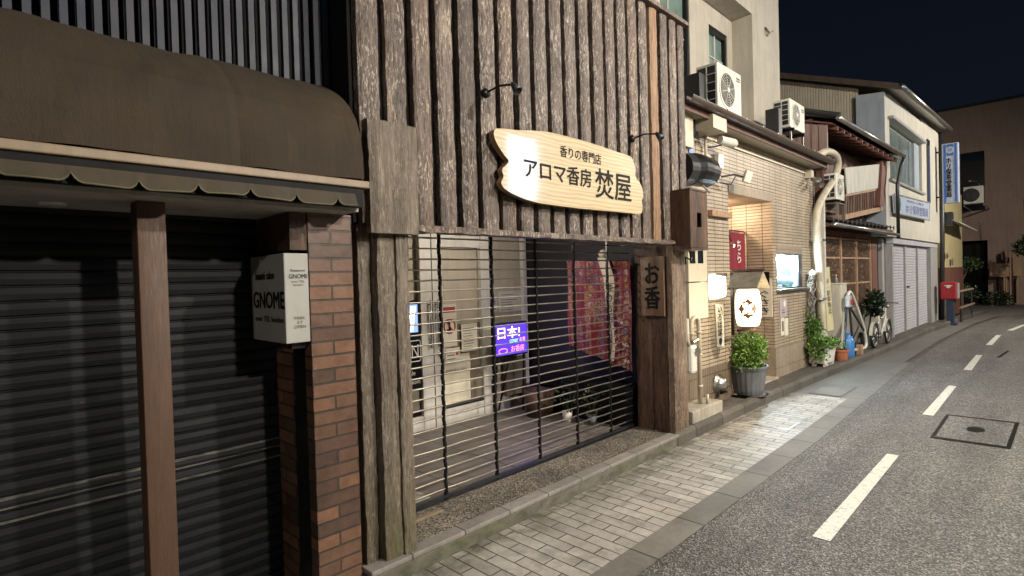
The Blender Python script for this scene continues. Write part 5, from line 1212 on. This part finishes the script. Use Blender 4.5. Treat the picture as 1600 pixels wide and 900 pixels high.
# ------------------------------------------------------------------ things in front of the old house
t = thing('flower_planter', 'white plastic trough planter on feet full of leafy green plants', 'planter', (10.25, 2.78, .1))
m = MB(); m.slab([(9.97, 2.70, .40), (10.47, 2.66, .40), (10.42, 2.68, .15), (10.02, 2.72, .15)], (0, .24, 0)); m.slab([(9.94, 2.68, .43), (10.50, 2.64, .43), (10.50, 2.64, .395), (9.94, 2.68, .395)], (0, .28, 0)); m.build('trough', M['white_plastic'], t, bevel=.012)
for x in (10.05, 10.36):
    for y in (2.71, 2.88): B('foot', M['white_plastic'], t, (x, x+.07, y-.02, y+.04, .10, .149))
m = MB(); foliage(m, (10.28, 2.78, .47), (.40, .20, .10), 900, .05, 31, shell=.3); foliage(m, (9.93, 2.80, .42), (.14, .17, .24), 450, .05, 32, shell=.3); m.build('foliage', M['leaf'], t)
t = thing('leafy_bush', 'darker green bush growing up the tiled wall behind the white planter', 'plant', (10.25, 2.9, .1))
m = MB(); foliage(m, (10.14, 2.9, .72), (.26, .12, .20), 600, .05, 33, shell=.2); foliage(m, (10.02, 2.93, .98), (.16, .06, .10), 60, .035, 34, shell=.2); m.build('foliage', M['leaf_mid'], t)
m = MB(); m.tube([(10.15, 2.93, .1), (10.13, 2.92, .5), (10.05, 2.93, 1.0)], [.014, .01, .005], 6); m.build('stem', M['bark'], t)
t = thing('dried_vine', 'silvery twisted dry vine with a round pale head on the tiled wall', 'plant', (10.2, 2.95, .9))
m = MB(); rnd = random.Random(3)
for k in range(16):
    x = 10.12+rnd.uniform(-.10, .12); P = [(x, 2.95, .85)]
    for j in range(9): P.append((10.13+rnd.uniform(-.13, .13), 2.93+rnd.uniform(-.05, .04), .85+.09*(j+1)))
    m.tube(spl(P, 3), .0065, 5)
m.build('twigs', M['twig'], t)
MB().lathe([(0, -.06), (.05, -.03), (.055, .02), (0, .06)], (10.10, 2.90, 1.66), 12).build('pale_head', M['white_plastic'], t, smooth=True)
t = thing('terracotta_pot', 'small terracotta pot beside the white planter', 'flower pot', (10.98, 2.70, .1)); MB().lathe([(.09, 0), (.115, .17), (.13, .17), (.13, .20), (.11, .20), (.10, .15)], (10.92, 2.70, .101), 20).build('pot', M['terracotta'], t, smooth=False)
m = MB(); foliage(m, (10.92, 2.70, .36), (.10, .10, .08), 90, .04, 36); m.build('leaves', M['leaf'], t)
t = thing('water_jug', 'blue plastic water jug standing beside the terracotta pot', 'jug', (11.35, 2.70, .1))
m = MB(); m.lathe([(.09, 0), (.105, .02), (.105, .30), (.09, .34), (.04, .38), (.04, .42)], (11.38, 2.70, .101), 18); m.build('body', M['blue_plastic'], t, smooth=True)
m = MB(); m.tube([(11.33, 2.66, .45), (11.40, 2.64, .48), (11.46, 2.66, .38), (11.47, 2.67, .28)], .014); m.lathe([(.045, .42), (.045, .45)], (11.38, 2.70, .101), 12); m.build('handle', M['blue_plastic'], t)
t = thing('leaning_banner_board', 'narrow pale yellow board with upright characters leaning by the drain pipe', 'sign', (10.95, 2.9, .1))
q = [PY(1285, 419, 2.93), PY(1296, 417, 2.93), PY(1303, 515, 2.80), PY(1294, 517, 2.80)]
m = MB(); m.slab(q, (0, .02, 0)); m.build('board', plain('pale_yellow_board', (.56, .52, .30), .6, .08, bump=.02), t)
up = (q[0]-q[3]).normalized(); cen = (q[0]+q[1]+q[2]+q[3])/4; text('中\n・\n駐\n車\n禁\n止', cen+Vector((0, -.006, .05)), XP, up, .17, .62, M['ink_grey'], t, bold=.02)
t = thing('white_cabinet', 'tall plain off white cabinet standing before the old house window', 'cabinet', (11.4, 2.9, .1))
m = MB(); m.box(11.15, 11.55, 2.74, 3.0, .12, 1.44); m.build('body', M['white_wall'], t, bevel=.01); m = MB(); m.box(11.14, 11.56, 2.73, 3.01, 1.442, 1.46); m.build('top', M['white_plastic'], t)
t = thing('glass_bottle', 'small clear bottle on top of the white cabinet', 'bottle', (11.3, 2.85, 1.46)); MB().lathe([(.03, 0), (.032, .07), (.012, .10), (.012, .13)], (11.33, 2.86, 1.461), 12).build('body', M['pale_glass'], t, smooth=True); MB().lathe([(.015, 0), (.015, .02)], (11.33, 2.86, 1.592), 10).build('cap', M['white_plastic'], t)
# folding hand cart
t = thing('folding_hand_cart', 'upright folded hand cart with dark legs and a bent white tube', 'cart', (12, 2.7, .1))
hc = 2.68
m = MB()
for a, b in (((1323, 475), (1319, 545)), ((1327, 478), (1333, 545)), ((1327, 478), (1352, 520)), ((1342, 512), (1328, 540))):
    p = PY(*a, hc); q_ = PY(*b, hc-.03); q_.z = max(q_.z, .11); m.tube([p, q_], .022, 6)
m.build('legs', M['dark_metal'], t)
m = MB(); m.tube(spl([PY(1322, 470, hc), PY(1328, 456, hc), PY(1336, 472, hc), PY(1343, 492, hc-.02), PY(1350, 515, hc-.03), PY(1353, 540, hc-.04), PY(1341, 546, hc-.04), PY(1331, 546, hc-.04)]), .028, 8); m.build('tube_frame', M['white_plastic'], t, smooth=True)
c = PY(1326, 470, hc-.04); m = MB(); m.box(c.x-.10, c.x+.10, c.y-.04, c.y+.04, c.z-.12, c.z+.10); m.build('bag', M['grey_alu'], t, bevel=.03); m = MB(); m.box(c.x-.05, c.x+.07, c.y-.055, c.y-.042, c.z-.06, c.z+.02); m.build('red_reflector', M['red_paint'], t)
c = PY(1340, 538, hc+.02); 
m = MB(); m.ring((c.x, c.y, .215), .09, .022, (.25, 1, 0), 20, 8); m.build('wheel', M['rubber'], t)
c = PY(1343, 536, hc-.08); B('wood_block', M['door_wood'], t, (c.x-.06, c.x+.08, c.y-.04, c.y+.04, .11, .30))
# bicycle
t = thing('bicycle', 'small white bicycle with mudguards parked against the old house', 'bicycle', (13.4, 2.6, .1))
wa, wb = Vector((12.95, 2.60, .36)), Vector((13.95, 2.56, .36)); ax = (wb-wa).normalized().cross(ZP); fw = (wb-wa).normalized()
for c in (wa, wb):
    w_ = MB(); w_.ring(c, .235, .026, ax, 30, 8); o = w_.build('wheel', M['rubber'], t, smooth=True)
    r_ = MB(); r_.ring(c, .205, .009, ax, 28, 6); r_.lathe([(.03, -.04), (.03, .04)], c, 10, ax)
    for k in range(12): a = k*math.pi/6; r_.tube([c, c+fw*.2*math.cos(a)+Vector((0, 0, .2*math.sin(a)))], .0022, 4)
    r_.build('rim', M['steel'], o)
for c in (wa, wb):
    m = MB(); n = 12; m.add([c+fw*.275*math.cos(a)+Vector((0, 0, .275*math.sin(a)))+ax*s_ for a in [R(10)+R(165)*k/n for k in range(n+1)] for s_ in (-.03, 0, .03)], [(k*3+j, k*3+j+1, k*3+j+4, k*3+j+3) for k in range(n) for j in (0, 1)])
    m.build('mudguard', M['white_plastic'], t, smooth=True)
m = MB(); bbk = wa+fw*.45+Vector((0, 0, -.04)); st = wa+fw*.30+Vector((0, 0, .38)); hd = wb-fw*.16+Vector((0, 0, .42))
m.tube([bbk, st], .018, 8); m.tube([bbk, hd-Vector((0, 0, .10))], .022, 8); m.tube([st-Vector((0, 0, .1)), hd-Vector((0, 0, .05))], .015, 8); m.tube([wa, bbk], .014, 8); m.tube([wa, st-Vector((0, 0, .12))], .012, 8); m.tube([hd+Vector((0, 0, .12)), hd-Vector((0, 0, .12)), wb], .016, 8); m.build('frame', M['white_plastic'], t, smooth=True)
m = MB(); m.tube([hd+Vector((0, 0, .12)), hd+Vector((0, 0, .20))], .012, 6); m.tube([hd+Vector((0, 0, .2))+ax*.26-fw*.12, hd+Vector((0, 0, .2))+ax*.1, hd+Vector((0, 0, .2))-ax*.1, hd+Vector((0, 0, .2))-ax*.26-fw*.12], .012, 6); m.build('handlebar', M['steel'], t, smooth=True)
m = MB(); m.tube([st, st+Vector((0, 0, .1))], .012, 6); m.lathe([(0, 0), (.09, .01), (.07, .05), (0, .06)], st+Vector((0, 0, .1)), 14); m.build('saddle', M['black'], t, smooth=True)
m = MB(); c = hd+fw*.13+Vector((0, 0, .12)); m.lathe([(.035, -.03), (.04, .03), (0, .04)], c, 12, fw); m.build('headlight', M['steel'], t, smooth=True)
m = MB(); m.lathe([(.06, -.015), (.06, .015)], bbk, 14, ax); m.tube([bbk+ax*.05, bbk+ax*.05+Vector((.08, 0, -.12))], .01, 5); m.build('crank', M['steel'], t)
t = thing('dark_potted_plant', 'dark spiky leaved plant behind the white bicycle', 'plant', (13.3, 2.8, .1)); m = MB(); foliage(m, (13.45, 2.70, .95), (.36, .14, .27), 650, .10, 44, shell=.1); m.build('foliage', M['leaf_dark'], t); MB().lathe([(.12, 0), (.16, .28), (.14, .28)], (13.4, 2.80, .101), 16).build('pot', M['pot_grey'], t)
m = MB(); m.tube([(13.4, 2.8, .35), (13.45, 2.74, .9)], .02, 6); m.build('stem', M['bark'], t)

# ------------------------------------------------------------------ across the street (outside the frame; mirrored in the varnish)
op_ = thing('opposite_shop_building', 'plain shop building across the street with a lit upper window', 'building', (9, -6.4, 0))
m = MB(); holed(m, 4.0, 16.0, 0, 7, -6.9, -6.6, [(11.85, 13.45, 4.1, 6.2)]); m.build('wall', M['stucco'], op_)
f_ = B('window', M['alu_white'], op_, (11.85, 11.91, -6.64, -6.56, 4.1, 6.2), (13.39, 13.45, -6.64, -6.56, 4.1, 6.2), (11.91, 13.39, -6.64, -6.56, 4.1, 4.16), (11.91, 13.39, -6.64, -6.56, 6.14, 6.2), (12.60, 12.66, -6.64, -6.57, 4.16, 6.14))
m = MB(); m.grid(lambda u, v: Vector((11.91+1.48*u, -6.70+.03*math.sin(u*40), 4.16+1.98*v)), 60, 2); m.build('lit_curtain', M['glow_sign'], f_, smooth=True)

def street_lamp(label, x, y, h, power, color=(1, .86, .66), size=.35, reach=1.0):
    t = thing('street_lamp', label, 'street lamp', (x, y, 0), 'street lamps along the far side of the road')
    m = MB(); m.tube([(x, y, 0), (x, y, h-.3), (x, y+.25*reach, h), (x, y+.9*reach, h+.08)], [.08, .06, .05, .04], 10); m.build('pole', M['dark_metal'], t, smooth=True)
    m = MB(); m.box(x-.14, x+.14, y+.75*reach, y+1.3*reach, h+.04, h+.13); m.build('lamp_head', M['grey_alu'], t, bevel=.02)
    l = bpy.data.lights.new('lamp', 'AREA'); l.shape = 'RECTANGLE'; l.size = .24; l.size_y = .45; l.energy = power; l.color = color; l.spread = R(178)
    o = bpy.data.objects.new('lamp', l); col.objects.link(o); o.parent = t; o.location = (0, 1.02*reach, h+.03); o.rotation_euler = (0, 0, 0)
    o.rotation_euler = (R(38), 0, 0)
    return t
street_lamp('street lamp on the far side of the road opposite the dark shop', 2.6, -4.9, 4.5, 800, (1, .90, .78))
street_lamp('street lamp on the far side of the road opposite the lantern shop', 6.6, -5.2, 6.4, 1900, (1, .91, .78))
street_lamp('street lamp on the far side of the road behind the camera', -7.0, -4.6, 5.2, 380, (1, .90, .78))
street_lamp('street lamp on the far side of the road near the bend', 19.5, -4.9, 6.2, 1700, (1, .91, .78))

def pt(name, loc, e, c, r=.05, kind='POINT', rot=None, size=None):
    l = bpy.data.lights.new(name, kind); l.energy = e; l.color = c
    if kind == 'POINT': l.shadow_soft_size = r
    if kind == 'AREA': l.size = size or .3
    o = bpy.data.objects.new(name, l); col.objects.link(o); o.location = loc
    if rot: o.rotation_euler = rot
    return o
pt('display_case_light', (9.08, 3.055, 1.86), 230, (.72, .90, 1), .06)
pt('lantern_light', (6.60, 2.36, 1.25), 26, (1, .78, .48), .14)
pt('recess_light', (7.8, 3.75, 2.66), 70, (1, .74, .48), .08)
t = thing('porch_fill_disc', 'added round light brightening the porch behind the grille', 'added light', (3.9, 3.9, 2.22)); MB().lathe([(.06, 0), (.05, -.01)], (3.9, 3.9, 2.238), 20).build('diffuser', M['warm_lamp'], t)  # added glowing disc, no lamp known here; goes with the porch fill
pt('porch_fill', (3.9, 3.85, 2.14), 34, (1, .90, .76), .06)  # added fill that brightens the porch interior
pt('message_board_glow', (4.70, 4.38, 1.05), 3.5, (.25, .15, 1), .15)

# ------------------------------------------------------------------ world
w = bpy.data.worlds.new('World'); sc.world = w; w.use_nodes = True
nt = w.node_tree; bg = nt.nodes['Background']
tc = nt.nodes.new('ShaderNodeTexCoord'); sp = nt.nodes.new('ShaderNodeSeparateXYZ'); rp = nt.nodes.new('ShaderNodeValToRGB')
nt.links.new(tc.outputs['Generated'], sp.inputs[0]); nt.links.new(sp.outputs[2], rp.inputs[0]); nt.links.new(rp.outputs[0], bg.inputs[0])
rp.color_ramp.elements[0].position = .0; rp.color_ramp.elements[0].color = (.0060, .0085, .0145, 1)
rp.color_ramp.elements[1].position = .6; rp.color_ramp.elements[1].color = (.0018, .0032, .0070, 1)
bg.inputs[1].default_value = 1.0

sc.view_settings.view_transform = 'Standard'; sc.view_settings.look = 'None'; sc.view_settings.exposure = 0; sc.view_settings.gamma = 1
sc.render.engine = 'CYCLES'
try:
    sc.cycles.use_denoising = True; sc.cycles.denoiser = 'OPENIMAGEDENOISE'
    sc.cycles.max_bounces = 6; sc.cycles.sample_clamp_indirect = 4; sc.cycles.caustics_reflective = False; sc.cycles.caustics_refractive = False
except Exception: pass
